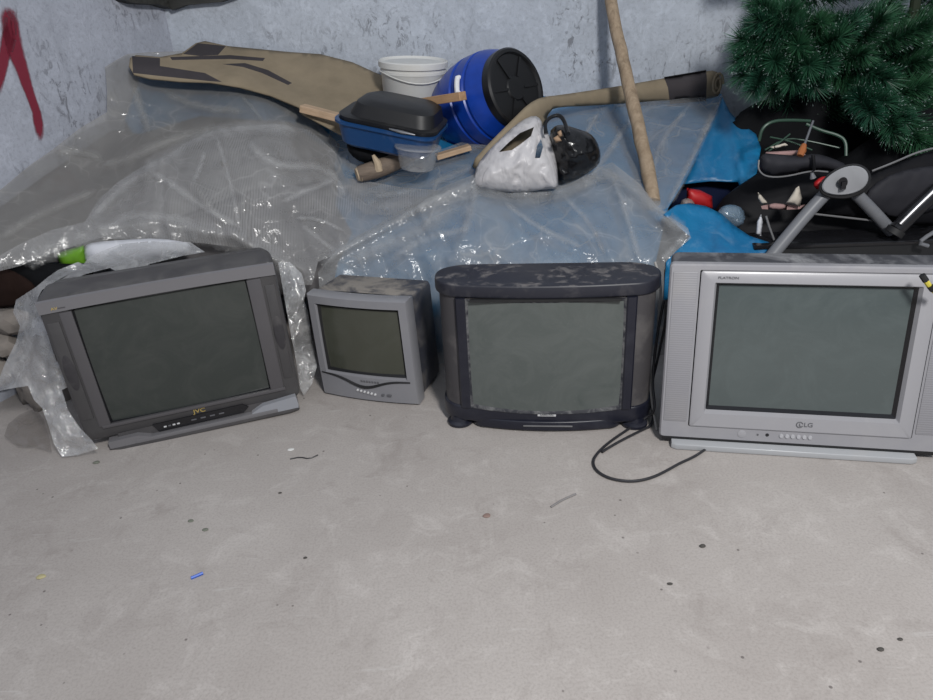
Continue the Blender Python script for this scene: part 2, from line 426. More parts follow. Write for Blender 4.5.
def needle_mat():
    m = M('pine needles'); at = m.N('ShaderNodeAttribute'); at.attribute_name = 'tip'; oi = m.N('ShaderNodeObjectInfo')
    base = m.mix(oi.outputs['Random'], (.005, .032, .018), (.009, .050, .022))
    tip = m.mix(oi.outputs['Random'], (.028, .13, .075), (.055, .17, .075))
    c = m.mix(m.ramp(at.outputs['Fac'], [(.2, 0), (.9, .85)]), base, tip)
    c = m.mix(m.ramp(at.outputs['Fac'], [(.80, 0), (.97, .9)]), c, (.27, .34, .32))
    return m.done(m.bsdf(c, .5, 0, None, .4))
def spray():
    m = M('red spray paint'); at = m.N('ShaderNodeAttribute'); at.attribute_name = 'tip'
    v = m.coords(); n = m.noise(v, 60, 5, .7)
    a = m.math('SUBTRACT', at.outputs['Fac'], m.math('MULTIPLY', n, .35)); a = m.ramp(a, [(.0, 0), (.38, .88)])
    tr = m.N('ShaderNodeBsdfTransparent'); d = m.bsdf((.21, .022, .042), .8, 0, None, .2)
    mx = m.N('ShaderNodeMixShader'); m.L(a, mx.inputs[0]); m.L(tr.outputs[0], mx.inputs[1]); m.L(d, mx.inputs[2])
    return m.done(mx.outputs[0])

MAT = dict(
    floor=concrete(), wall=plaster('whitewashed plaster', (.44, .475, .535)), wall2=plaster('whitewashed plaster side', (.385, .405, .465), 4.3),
    jvc=dusty('dark grey plastic', (.060, .057, .060), (.2, .195, .19), .38, lo=.4, hi=.75, amount=.55),
    jvcdark=dusty('charcoal plastic', (.052, .050, .052), (.15, .145, .14), .4, lo=.4, hi=.75, amount=.5),
    jvcspk=grooved('perforated charcoal plastic', (.048, .045, .05), 260, 'z', .55),
    jvcsilver=dusty('satin grey plastic', (.080, .076, .081), (.18, .175, .175), .3, lo=.5, hi=.8, amount=.3),
    jvctop=dusty('satin mid grey plastic', (.155, .151, .160), (.24, .235, .235), .28, lo=.5, hi=.8, amount=.3),
    jvcbase=dusty('light grey base plastic', (.27, .28, .31), (.33, .31, .30), .35, lo=.5, hi=.8, amount=.4),
    gblack=plain('gloss black plastic', (.012, .012, .014), .12, bump=0),
    black=plain('black plastic', (.008, .008, .009), .45),
    rubber=plain('black rubber', (.01, .01, .011), .6, var=.3),
    gold=plain('gold badge', (.62, .47, .16), .3, .6, bump=0),
    lgsilver=dusty('silver plastic', (.262, .259, .278), (.36, .35, .345), .34, lo=.45, hi=.75, amount=.5, side=.5),
    lgpanel=dusty('pale silver plastic', (.295, .292, .310), (.38, .37, .36), .3, lo=.5, hi=.8, amount=.35, side=.6),
    lgspk=grooved('silver slatted plastic', (.262, .259, .278), 150, 'z', .42, .88),
    lgcase=dusty('dark grey case plastic', (.050, .050, .058), (.30, .30, .31), .5, lo=.46, hi=.66, scale=7, amount=.75),
    lgbase=dusty('light grey foot plastic', (.36, .37, .385), (.42, .41, .40), .3, lo=.5, hi=.8, amount=.4, side=.6),
    lgbutton=plain('light grey button plastic', (.38, .38, .40), .3, bump=0),  # unlit buttons, light grey is their own plastic colour
    darkgrey=plain('dark grey print', (.10, .10, .11), .5, bump=0),
    palegrey=plain('pale grey print', (.55, .55, .56), .4, bump=0),
    samnavy=dusty('navy black plastic', (.010, .011, .020), (.085, .088, .105), .33, lo=.48, hi=.8, amount=.5, side=.4),
    samtop=dusty('flaking navy plastic', (.016, .017, .026), (.20, .185, .18), .45, lo=.50, hi=.62, scale=16, amount=.6, side=.15),
    samspk=grooved('grey speaker cloth', (.062, .058, .062), 300, 'z', .7, .8),
    samedge=dusty('dusty seal', (.014, .015, .022), (.17, .17, .17), .6, lo=.45, hi=.65, scale=25, amount=.7, up=False),
    smsilver=dusty('satin silver plastic', (.205, .205, .222), (.28, .275, .27), .33, lo=.45, hi=.8, amount=.45, side=.55),
    smcase=dusty('blue black case under brown dust', (.040, .042, .055), (.30, .27, .235), .5, lo=.40, hi=.56, scale=8, amount=.85, side=.33),
    scr_jvc=glass('dark green picture tube', (.034, .040, .037), (.10, .10, .095), amount=.25), scr_small=glass('olive picture tube', (.054, .057, .043), (.11, .11, .10), amount=.25),
    scr_sam=glass('grey picture tube', (.078, .090, .086), (.17, .18, .175), .30), scr_lg=glass('flat grey green picture tube', (.070, .086, .086), (.14, .165, .165), .25),
    tarp=None, film_a=film('hazy grey film', (.36, .35, .335), .58, var=.2, gloss=.035, vscale=2.5, bumps=((5, .5, .02), (30, .3, .003))),
    film_b=film('ribbed clear film', (.43, .425, .425), .46, var=.25, gloss=.045, stripes=34, vscale=5, bumps=((8, .5, .02), (45, .3, .006))),
    film_a2=film('folded hazy film', (.44, .43, .41), .46, soft=True, var=.4, gloss=.03, vscale=6, bumps=((9, .5, .02),), crease=.2), film_b2=film('folded clear film', (.54, .535, .53), .44, soft=True, var=.45, gloss=.06, vscale=9, bumps=((12, .5, .02), (45, .3, .006)), crease=.2), film_c2=film('folded sheeting', (.50, .505, .51), .40, soft=True, var=.45, gloss=.045, vscale=8, bumps=((10, .5, .02),), crease=.2),
    film_c=film('creased clear sheeting', (.44, .445, .45), .46, var=.3, gloss=.022, vscale=4, bumps=((7, .5, .02), (40, .3, .004))),
    film_d=film('thin clear sheeting', (.46, .465, .47), .36, var=.3, gloss=.055, vscale=3, bumps=((6, .5, .02), (30, .3, .004))),
    wrapf=film('crinkled clear wrap', (.70, .70, .70), .38, var=.55, gloss=.2, vscale=12, bumps=((30, .5, .02), (85, .3, .012)), grough=.12),
    carpet=cloth('beige felt', (.275, .225, .158)), carpetdark=cloth('charcoal felt', (.060, .054, .058)),
    blanket=cloth('dark grey blanket', (.12, .115, .118), var=.3),
    drum=plain('blue drum plastic', (.004, .040, .30), .32, var=.15), drumlid=plain('black lid plastic', (.007, .007, .008), .38),
    whitepl=dusty('white bucket plastic', (.62, .62, .60), (.42, .38, .33), .45, lo=.5, hi=.8, amount=.4, up=False), whiteh=plain('white handle plastic', (.72, .72, .73), .4),
    bluetub=dusty('blue tub plastic', (.008, .048, .15), (.2, .22, .26), .3, lo=.58, hi=.8, amount=.25, up=False),
    blacktub=dusty('dull black plastic', (.009, .009, .010), (.06, .056, .05), .45, lo=.5, hi=.8, amount=.4),
    clear=film('clear tub plastic', (.6, .6, .6), .26, gloss=.12, bumps=((4, .2, .002),), var=.1),
    wood=wood('sawn pine', (.30, .17, .09), (.44, .28, .16)), wood2=wood('pale pine', (.40, .27, .17), (.52, .38, .26)),
    pole=wood('weathered pole wood', (.22, .16, .105), (.40, .31, .22), (40, 40, 4), dirt=.5), log=wood('grey log bark', (.11, .085, .07), (.22, .17, .13)), cut=plain('cut wood', (.42, .33, .23), .8),
    whitebag=None, blackbag=plain('black bag film', (.006, .006, .007), .2, bump=.9, scale=9), brownp=cloth('brown paper', (.40, .27, .18)), pinkp=cloth('pinkish cardboard', (.36, .23, .22)),
    paper=cloth('cream paper', (.55, .50, .43)), red=plain('red plastic', (.42, .012, .015), .5), green=plain('lime green plastic', (.13, .32, .015), .45),
    navycloth=cloth('navy cloth', (.008, .013, .04)), darkcloth=cloth('charcoal cloth', (.008, .0085, .010), bump=.3), browncloth=cloth('dark brown cloth', (.02, .011, .009)), whitecloth=cloth('white cloth', (.62, .63, .67), var=.06),
    fabric=cloth('black nylon', (.009, .009, .011), .6), fabric2=cloth('grey nylon', (.030, .030, .036), .6), pip=plain('grey piping', (.15, .15, .155), .5),
    tubegrey=dusty('grey tube paint', (.15, .155, .17), (.22, .22, .22), .4, lo=.5, hi=.8, amount=.3, up=False), hub=dusty('pale grey hub plastic', (.29, .295, .31), (.32, .32, .32), .4, lo=.5, hi=.8, amount=.3, up=False),
    chrome=plain('chrome', (.28, .28, .29), .4, 1, bump=0), greenwire=plain('green painted wire', (.03, .065, .045), .4), needles=needle_mat(), bark=plain('dark branch wire', (.02, .03, .015), .8),
    stone=plain('dusty rubble', (.20, .178, .160), .95, var=.25), spray=spray(), bluebit=plain('blue plastic bit', (.02, .10, .5), .4), ledge=wood('grimy board', (.02, .02, .019), (.05, .05, .046)),
    yellow=plain('yellow strap', (.55, .47, .06), .5), cable=plain('grey black cable', (.022, .022, .026), .45),
)
def tarp_mat():
    m = M('blue tarpaulin'); v = m.coords(); a = m.noise(v, 4, 7, .65, .6)
    c = m.mix(m.ramp(a, [(.3, 0), (.75, 1)]), (.006, .100, .245), (.009, .185, .385))
    n = m.noise(v, 11, 7, .7, 1); c = m.mix(m.math('MULTIPLY', m.ramp(n, [(.55, 0), (.8, 1)]), .3), c, (.25, .36, .48))
    return m.done(m.bsdf(c, .42, 0, m.bump(m.noise(v, 22, 4, .6, .6), .35, .01), .5))
MAT['tarp'] = tarp_mat()
def wbag():
    m = M('white carrier bag film'); v = m.coords(); n = m.noise(v, 9, 6, .6, .8)
    sh = m.bsdf(m.mix(n, (.43, .415, .425), (.56, .55, .565)), .35, 0, m.bump(m.noise(m.coords((18, 18, 5)), 1, 5, .6, .5), .5, .02), .5)
    return m.done(sh)
MAT['whitebag'] = wbag()

# ------------------------------------------------------------------ the room
WALL_Y = 3.5
def wallx(Y): return -1.25-.4*(WALL_Y-Y)
bm = B(); box(bm, -4.2, 4.2, -3.0, 3.6, -.08, 0); tag(obj('floor', bm, MAT['floor'], smooth=False), kind='structure')
bm = B(); box(bm, -1.6, 4.2, WALL_Y, WALL_Y+.15, 0, 2.9); tag(obj('wall_back', bm, MAT['wall'], smooth=False), kind='structure')
bm = B(); prism(bm, [(wallx(3.5), 3.5), (wallx(-2.6), -2.6), (wallx(-2.6)-.15, -2.6), (wallx(3.5)-.3, 3.6)], 0, 2.9)
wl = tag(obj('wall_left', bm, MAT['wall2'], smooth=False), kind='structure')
def on_left(px, py, off=.003):
    d = ray(px, py); # X = -1.25-.4*(3.5-Y) = -2.65+.4Y
    t = (-2.65)/(d.x-.4*d.y); p = CAM+d*t; n = Vector((1, -.4, 0)).normalized(); return p+n*off
def strip(bm, path, widths, lay):
    P = [on_left(*p) for p in path]; n = Vector((1, -.4, 0)).normalized(); prev = None
    for i, p in enumerate(P):
        t = (P[min(i+1, len(P)-1)]-P[max(i-1, 0)]).normalized(); s = t.cross(n)
        end = .0 if i in (0, len(P)-1) else 1
        row = []
        for k in range(7):
            u = k/3-1; v = bm.verts.new(p+s*widths[i]*u); v[lay] = (1-abs(u)**1.6)*end; row.append(v)
        if prev:
            for k in range(6): bm.faces.new((prev[k], prev[k+1], row[k+1], row[k]))
        prev = row
bm = B(); lay = bm.verts.layers.float.new('tip')
strip(bm, [(7, 4), (9, 18), (11, 35), (15, 52), (21, 68), (26, 84), (31, 98), (36, 112), (38, 124), (42, 146)], [.034, .04, .044, .042, .034, .028, .024, .024, .026, .02], lay)
strip(bm, [(11, 12), (8, 36), (4, 55), (0, 76), (-6, 104)], [.02, .03, .026, .022, .02], lay)
obj('graffiti', bm, MAT['spray'], wl)['label'] = 'red sprayed inverted V mark'
# ragged board under which the corner shows
bm = B()
ed = [(105, -6), (118, 2), (128, 4), (150, 5), (160, 8), (172, 10), (186, 5), (205, 3), (220, 2), (238, -4)]
lo = [on_left(a, b, .05) if a < 168 else PY(a, b, 3.45) for a, b in ed]
top = [p+Vector((0, 0, .10)) for p in lo]; bk = [p-Vector((1, -.4, 0)).normalized()*.06 if a < 168 else p+Vector((0, .06, 0)) for p, (a, b) in zip(lo, ed)]; bt = [p+Vector((0, 0, .10)) for p in bk]
loft(bm, [lo, top, bt, bk, lo], closed=False); bmesh.ops.recalc_face_normals(bm, faces=bm.faces)
tag(obj('board', bm, MAT['ledge']), 'grimy dark board with a ragged edge high in the wall corner', 'board')

# ------------------------------------------------------------------ televisions
def warp(o_or_bm, fn):
    for v in o_or_bm.verts: v.co = fn(v.co)

# --- large dark grey set, wrapped in clear plastic
tv = empty('television', (-.903, 2.022, .0265), (math.radians(-.2), math.radians(-1.3), math.radians(16.9)))
tag(tv, 'large dark grey television with gold badge, partly wrapped in crinkled clear plastic', 'television', 'old televisions in a row on the floor')
tv.scale = (.985, .985, .985)
W2 = .347
bm = B()
ring(bm, [(-W2+.002, W2-.002, .022, .526, .03, .115), (-W2, W2, .018, .524, .028, .06), (-W2, W2, .018, .519, .024, .02), (-W2+.003, W2-.003, .020, .514, .02, .006), (-W2+.012, W2-.012, .028, .506, .016, 0), (-.268, .257, .062, .472, .006, 0), (-.262, .251, .068, .466, .006, .022)])
obj('front_bezel', bm, MAT['jvcdark'], tv)
bm = B(); ring(bm, [(-W2+.006, W2-.006, .022, .523, .03, .10), (-.335, .335, .022, .518, .03, .17), (-.24, .24, .03, .46, .04, .27), (-.19, .19, .05, .39, .04, .40)], cap1=True)
obj('rear_case', bm, MAT['jvc'], tv)
# satin surround: arched top band, two uprights, thin bottom lip
bm = B()
def band(bm, top, bot, y0=-.006, y1=.004):
    L = []
    for (x, zt), (x2, zb) in zip(top, bot): L.append([Vector((x, y1, zt)), Vector((x, y0, zt-.003)), Vector((x2, y0, zb+.003)), Vector((x2, y1, zb))])
    loft(bm, L, closed=True, cap0=True, cap1=True); bmesh.ops.recalc_face_normals(bm, faces=bm.faces)
xs = [-.344+.688*i/14 for i in range(15)]
band(bm, [(x, .511+.004*(1-(x/.344)**2)) for x in xs], [(x, .468+.006*(1-(x/.344)**2)-(.0 if abs(x) < .3 else .0)) for x in xs])
obj('top_trim', bm, MAT['jvctop'], tv)
for s in (-1, 1):
    bm = B(); xa, xb = (-.293, -.258) if s < 0 else (.252, .296)
    box(bm, xa, xb, -.006, .012, .066, .468, .003); obj('side_trim', bm, MAT['jvcsilver'], tv)
    bm = B(); x0, x1 = (-.335, -.300) if s < 0 else (.303, .335); box(bm, x0, x1, -.0035, .005, .10, .44, .003)
    p = obj('speaker_panel', bm, MAT['jvcdark'], tv)
    bm = B(); lathe(bm, [(.001, 0), (.9, 0), (1, .2)], 28); warp(bm, lambda c: Vector(((x0+x1)/2+c.x*.0165, -.0035-.0015*(1-c.z*4), .27+c.y*.062)))
    obj('speaker_grille', bm, MAT['jvcspk'], p)
bm = B(); box(bm, -.285, .30, -.008, .006, .058, .070, .003); obj('bottom_trim', bm, MAT['jvcsilver'], tv)
bm = B(); sring(bm, [(-.258, .252, .068, .470, -.002), (-.252, .246, .074, .464, .012)]); obj('screen_gasket', bm, MAT['gblack'], tv)
bm = B(); fan_cap_grid(bm, -.258, .252, .068, .470, .010, .012); obj('screen', bm, MAT['scr_jvc'], tv)
# control strip
bm = B(); cp = [(-.125, .004), (-.140, .034), (.150, .038), (.168, .024), (.150, .008)]
loft(bm, [[Vector((x, y, z)) for x, z in cp] for y in (.004, -.006)], True, False, True); bmesh.ops.recalc_face_normals(bm, faces=bm.faces)
cpn = obj('control_panel', bm, MAT['gblack'], tv)
for k in range(4):
    bm = B(); box(bm, -.108+k*.014, -.099+k*.014, -.0085, -.005, .016+k*.0004, .021+k*.0004, .001); obj('button', bm, MAT['palegrey' if k != 1 else 'darkgrey'], cpn)
for k in range(4):
    bm = B(); box(bm, -.02+k*.03, -.003+k*.03, -.0085, -.005, .019+k*.0004, .0235+k*.0004, .001); obj('button', bm, MAT['darkgrey'], cpn)
text('badge', 'JVC', .020, (.012, -.0022, .0475), MAT['gold'], tv, sx=1.25)
text('label', 'AV', .012, (-.300, -.0065, .484), MAT['gold'], tv, sx=1.2)
bm = B(); box(bm, -.29, -.27, -.0075, -.004, .4825, .4855); obj('label_strip', bm, MAT['jvcsilver'], tv)
# base plate with a pale wing at each side
bm = B(); base = [(-.285, .10), (-.285, -.012), (-.25, -.022), (.30, -.022), (.333, -.012), (.333, .10)]
prism(bm, base, -.026, -.010, .003); box(bm, -.25, .31, .0, .09, -.012, .03); obj('base', bm, MAT['jvc'], tv)
for pts in ([(-.280, -.010), (-.280, .014), (-.19, .016), (-.13, -.006), (-.13, -.010), (-.275, -.012)], [(.17, -.010), (.175, .004), (.215, .024), (.328, .034), (.332, .0), (.33, -.012)]):
    bm = B(); loft(bm, [[Vector((x, y, z)) for x, z in pts] for y in (.02, -.022)], True, False, True); bmesh.ops.recalc_face_normals(bm, faces=bm.faces); obj('base_wing', bm, MAT['jvcbase' if pts[0][0] > 0 else 'jvctop'], tv)
bm = B(); box(bm, -.20, .26, -.024, .0, -.012, .002, .002); obj('base_trim', bm, MAT['jvctop'], tv)

# --- small silver set
tv = empty('television', (-.350, 2.160, .004), (0, 0, math.radians(-19.5)))
tag(tv, 'small silver television with a black curved line under its screen and dusty brown top', 'television', 'old televisions in a row on the floor')
def wsm(c):
    u = max(0, 1-c.z/.383); k = 1-.045*u**2 if c.x < 0 else .925+.07*u
    return Vector((c.x*k, c.y-.014*(1-(c.x/.19)**2)*(1 if c.y < .06 else max(0, 1-(c.y-.06)/.1))+.0*c.z, c.z))
bm = B(); sring(bm, [(-.186, .186, .004, .379, .06), (-.189, .189, 0, .383, .05), (-.189, .189, 0, .383, .006), (-.185, .185, .004, .379, 0), (-.160, .157, .092, .352, 0), (-.154, .151, .100, .345, .016)], 14); warp(bm, wsm); obj('front_bezel', bm, MAT['smsilver'], tv)
bm = B(); sring(bm, [(-.154, .151, .100, .345, .008), (-.147, .144, .107, .338, .017)], 14); warp(bm, wsm); obj('screen_gasket', bm, MAT['black'], tv)
bm = B(); fan_cap_grid(bm, -.152, .149, .102, .343, .018, .006); warp(bm, wsm); obj('screen', bm, MAT['scr_small'], tv)
bm = B(); ring(bm, [(-.184, .184, .006, .379, .012, .055), (-.183, .183, .008, .372, .012, .22), (-.172, .172, .010, .355, .015, .25), (-.13, .13, .03, .30, .03, .33)], cap1=True)
warp(bm, lambda c: wsm(c) if c.y < .06 else Vector((wsm(c).x, c.y, c.z))); obj('rear_case', bm, MAT['smcase'], tv)
# smile line
bm = B(); P = []
for i in range(21):
    t = i/20; x = -.178+.345*t; z = .090-.034*math.exp(-((t-.50)/.22)**2)-.004*t
    P.append(wsm(Vector((x, -.001, z))))
tube(bm, P, [.002, .0045, .0055, .004, .0028], 8); warp(bm, lambda c: c); obj('trim_line', bm, MAT['rubber'], tv)
for k in range(6):
    bm = B(); lathe(bm, [(.0, -.004), (.003, -.004), (.0042, -.002), (.0042, .004)], 12, Matrix.Rotation(math.pi/2, 4, 'X') @ Matrix.Translation((0, 0, 0)))
    p = wsm(Vector((-.035+k*.0135, -.002, .040-.002*k))); warp(bm, lambda c: Vector((c.x+p.x, -c.y*1+p.y, c.z+p.z))); obj('button', bm, MAT['palegrey'], tv)
for k, x in enumerate((.062, .085)):
    bm = B(); p = wsm(Vector((x, -.002, .031))); box(bm, p.x-.005-.003*k, p.x+.005+.003*k, p.y-.003, p.y+.004, p.z-.004, p.z+.004, .002); obj('power_button' if k else 'indicator_lamp', bm, MAT['darkgrey'], tv)
bg_ = empty('badge'); bg_.parent = tv; bpy.data.objects.remove(bg_)
bm = B()
for k in range(7):
    p = wsm(Vector((-.015+k*.0105, -.001, .0775))); box(bm, p.x-.004, p.x+.004, p.y-.0012, p.y+.002, p.z-.0042, p.z+.0042, .0015, 1)
obj('badge', bm, MAT['darkgrey'], tv)
bm = B(); box(bm, -.16, .16, .02, .22, -.004, .008, .002); obj('foot', bm, MAT['rubber'], tv)

# --- navy set with rounded ends
tv = empty('television', (.243, 1.930, 0), (0, 0, math.radians(-7.2)))
tag(tv, 'navy black television with rounded ends, grey side speakers and a flaking dusty top', 'television', 'old televisions in a row on the floor')
tv.scale = (1.028, 1, 1.01)
def plan(hw, yb, r, bow=.032, g=0, n=10):
    p = []
    fy = lambda x: -bow*(1-(x/hw)**2)-g
    for i in range(n+1):
        x = -hw+r+(2*hw-2*r)*i/n; p.append((x, fy(x)))
    y0 = fy(hw-r)
    for k in range(1, 9):
        a = math.radians(-90+90*k/8); p.append((hw-r+r*math.cos(a), y0+r*1.05+r*1.05*math.sin(a)))
    rb = r*1.1
    for k in range(0, 9):
        a = math.radians(90*k/8); p.append((hw-rb+rb*math.cos(a), yb-rb*.8+rb*.8*math.sin(a)))
    p += [(-x, y) for x, y in p[:10:-1]]
    return p
bm = B(); prism(bm, plan(.318, .16, .075), .06, .448); obj('cabinet', bm, MAT['samspk'], tv)
bm = B(); prism(bm, plan(.330, .165, .09, g=.006), .448, .490, .007); obj('top_cap', bm, MAT['samtop'], tv)
bm = B(); prism(bm, plan(.325, .16, .08, g=.006), .026, .080, .006); obj('bottom_band', bm, MAT['samnavy'], tv)
bm = B(); prism(bm, plan(.235, .12, .05, bow=.03, g=.016), .006, .040, .005)
ch = obj('chin_flap', bm, MAT['samnavy'], tv)
bm = B(); box(bm, -.070, .080, -.0485, -.044, .024, .028, .001); obj('flap_slot', bm, MAT['pip'], ch)
bw = lambda x, hw=.318, b=.032: -b*(1-(x/hw)**2)
for x0, x1 in ((-.262, -.232), (.226, .256)):
    bm = B(); sring(bm, [(x0, x1, .078, .448, .02), (x0, x1, .078, .448, -.010), (x0+.004, x1-.004, .078, .448, -.014)], 6, cap1=True); warp(bm, lambda c: Vector((c.x, c.y+bw(c.x), c.z))); obj('front_pillar', bm, MAT['samnavy'], tv)
bm = B(); sring(bm, [(-.236, .230, .078, .448, -.010), (-.230, .224, .084, .440, -.008), (-.222, .216, .092, .434, -.003)], 14); warp(bm, lambda c: Vector((c.x, c.y+bw(c.x), c.z-(.012*(1-(c.x/.23)**2) if c.z < .2 else 0)))); obj('screen_gasket', bm, MAT['samedge'], tv)
bm = B(); fan_cap_grid(bm, -.226, .220, .086, .438, -.004, .004); warp(bm, lambda c: Vector((c.x, c.y+bw(c.x), c.z-(.012*(1-(c.x/.23)**2)*max(0, 1-(c.z-.086)/.2))))); obj('screen', bm, MAT['scr_sam'], tv)
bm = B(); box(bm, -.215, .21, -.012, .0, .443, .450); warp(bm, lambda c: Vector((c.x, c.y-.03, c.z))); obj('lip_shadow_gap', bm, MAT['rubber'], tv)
bm = B(); box(bm, -.026, .030, -.0405, -.034, .0575, .0685, .001); bd = obj('badge', bm, MAT['palegrey'], tv)
text('badge_lettering', 'SAMSUNG', .0085, (.002, -.0411, .063), MAT['darkgrey'], bd, sx=1.05, ext=.0003)
for s in (-1, 1):
    for y in (.012, .12):
        bm = B(); lathe(bm, [(.0, 0), (.036, 0), (.040, .004), (.040, .012), (.030, .018), (.026, .034)], 24, Matrix.Translation((.272*s, y, 0))); obj('foot', bm, MAT['samnavy'], tv)
bm = B(); ring(bm, [(-.28, .28, .045, .445, .03, .15), (-.20, .20, .05, .40, .03, .28), (-.15, .15, .06, .34, .03, .42)], cap1=True); obj('rear_case', bm, MAT['samnavy'], tv)

# --- large silver flat set
tv = empty('television', (.946, 1.708, .004), (0, 0, math.radians(-12.4)))
tag(tv, 'large flat silver television with six small round buttons and a pale strip foot', 'television', 'old televisions in a row on the floor')
tv.scale = (1.015, 1, 1)
sh = lambda c: Vector((c.x, c.y+c.z*.146*max(0, 1-max(0, c.y)/.4), c.z))
def lgobj(name, bm, mat, parent=None): warp(bm, sh); return obj(name, bm, mat, parent or tv)
H2 = .38
bm = B(); ring(bm, [(-H2+.004, H2-.004, .024, .541, .012, .035), (-H2, H2, .020, .545, .012, .03), (-H2, H2, .020, .545, .010, .006), (-H2+.004, H2-.004, .024, .541, .008, 0), (-.30, .30, .060, .530, .004, 0), (-.30, .30, .060, .530, .004, .01)]); lgobj('front_bezel', bm, MAT['lgsilver'])
bm = B(); ring(bm, [(-.297, .297, .062, .528, .006, .008), (-.297, .297, .062, .528, .006, -.003), (-.293, .293, .066, .524, .006, -.006), (-.260, .260, .106, .497, .004, -.006), (-.253, .253, .113, .490, .003, .010)]); lgobj('screen_frame', bm, MAT['lgpanel'])
bm = B(); ring(bm, [(-.2535, .2535, .1125, .4905, .003, .008), (-.244, .244, .121, .482, .003, .020)]); lgobj('screen_gasket', bm, MAT['gblack'])
bm = B(); fan_cap_grid(bm, -.246, .246, .119, .484, .019, .0); lgobj('screen', bm, MAT['scr_lg'])
for s in (-1, 1):
    bm = B(); x0, x1 = sorted((s*.306, s*.371)); box(bm, x0, x1, -.0025, .006, .075, .524, .002); lgobj('speaker_panel', bm, MAT['lgspk'])
bm = B(); ring(bm, [(-H2+.006, H2-.006, .026, .540, .012, .03), (-.372, .372, .026, .548, .02, .12), (-.30, .30, .035, .515, .05, .24), (-.19, .19, .05, .40, .05, .40)], cap1=True); lgobj('rear_case', bm, MAT['lgcase'])
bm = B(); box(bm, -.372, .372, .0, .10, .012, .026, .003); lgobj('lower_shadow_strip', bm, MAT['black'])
bm = B(); prism(bm, [(-.345, .16), (-.345, -.020), (-.33, -.028), (.300, -.028), (.315, -.020), (.315, .16)], -.003, .016, .003); obj('base', bm, MAT['lgbase'], tv)
def disc(bm, x, z, r, d=.003, y=0): lathe(bm, [(0, -d), (r*.8, -d), (r, -d*.5), (r, .002)], 20); warp(bm, lambda c: Vector((c.x+x, c.z+y, c.y+z)))
bm = B(); disc(bm, -.148, .045, .012, .002); pb = lgobj('power_button', bm, MAT['lgpanel'])
bm = B(); disc(bm, -.104, .045, .003, .002); lgobj('indicator_lamp', bm, MAT['darkgrey'])
bm = B(); disc(bm, -.078, .046, .005, .002); lgobj('sensor', bm, MAT['gblack'])
for k in range(6):
    bm = B(); disc(bm, -.040+k*.0155, .046, .0062, .004); lgobj('button', bm, MAT['lgbutton'])
# round badge and letters
bm = B()
for i in range(24):
    pass
tube(bm, [Vector((.004+.0085*math.cos(a), -.0068, .087+.0085*math.sin(a))) for a in [math.radians(20+320*k/24) for k in range(25)]], .0014, 6)
box(bm, .0025, .0045, -.0075, -.0055, .083, .091); box(bm, .0025, .008, -.0075, -.0055, .0825, .0843)
lgobj('badge', bm, MAT['darkgrey'])
t_ = text('badge_lettering', 'LG', .0185, (.027, -.0066+.087*.146, .087), MAT['darkgrey'], tv, sx=1.1, rot=(math.pi/2-.145, 0, 0))
t_ = text('lettering', 'FLATRON', .0095, (-.226, -.0068+.511*.146, .511), MAT['darkgrey'], tv, sx=1.3, rot=(math.pi/2-.145, 0, 0))
bm = B(); tube(bm, [PY(926, 281, 1.665), PY(930, 287, 1.66), PY(938, 294, 1.66)], .007, 8)
pl = tag(obj('plug_lead', bm, MAT['yellow']), 'yellow and black plug hanging at the upper corner of the large silver television', 'plug')
bm = B(); tube(bm, [PY(922, 275, 1.668), PY(926, 281, 1.664)], .008, 8); tube(bm, [PY(930, 286, 1.657), PY(933, 290, 1.657)], .0078, 8); obj('plug_tip', bm, MAT['rubber'], pl)

# ------------------------------------------------------------------ the covered heap behind
DH = TPS([(0, 190, 2.56), (0, 265, 2.30), (60, 130, 2.84), (105, 75, 3.08), (128, 62, 3.2), (180, 45, 3.42), (300, 60, 3.44), (360, 70, 3.44), (450, 100, 3.40), (560, 100, 3.42), (720, 95, 3.36), (640, 100, 3.42),
          (200, 100, 3.22), (300, 120, 3.12), (100, 150, 2.85), (150, 165, 2.72), (220, 130, 2.95), (280, 130, 2.98), (100, 230, 2.46), (200, 240, 2.47), (270, 245, 2.52), (300, 275, 2.48),
          (330, 160, 2.93), (350, 190, 2.80), (400, 165, 2.95), (400, 190, 2.78), (340, 250, 2.54), (400, 262, 2.50), (430, 210, 2.64), (480, 180, 2.78), (520, 190, 2.75), (460, 150, 3.0), (560, 255, 2.44), (500, 250, 2.47),
          (600, 190, 2.74), (640, 220, 2.57), (650, 150, 3.0), (690, 230, 2.46), (670, 262, 2.40), (700, 140, 3.05), (560, 140, 3.05),
          (330, 330, 2.46), (450, 340, 2.44), (560, 340, 2.42), (670, 330, 2.40), (330, 400, 2.5), (560, 400, 2.42), (670, 400, 2.42), (200, 330, 2.52), (100, 330, 2.45), (0, 330, 2.36)])
heap = patch('blue_tarp', [(140, 78), (200, 60), (300, 66), (400, 80), (560, 98), (650, 98), (722, 94), (716, 118), (684, 182), (668, 208), (655, 265), (662, 400), (330, 400), (318, 300), (280, 250), (160, 180), (125, 120)], DH, MAT['tarp'], step=8, off=.065, wr=(.010, 7, .3), thick=.004)
tag(heap, 'blue tarpaulin draped over the heap under the clear sheeting', 'tarpaulin')
bl = patch('blanket', [(112, 130), (140, 134), (200, 116), (290, 122), (330, 152), (338, 180), (336, 205), (352, 232), (338, 262), (330, 300), (250, 290), (100, 262), (20, 262), (-12, 262), (-12, 216), (50, 172)], DH, MAT['blanket'], step=8, off=.05, wr=(.010, 6, .3), thick=.006)
tag(bl, 'dark grey blanket covering the heap near the left wall, under hazy film', 'blanket')

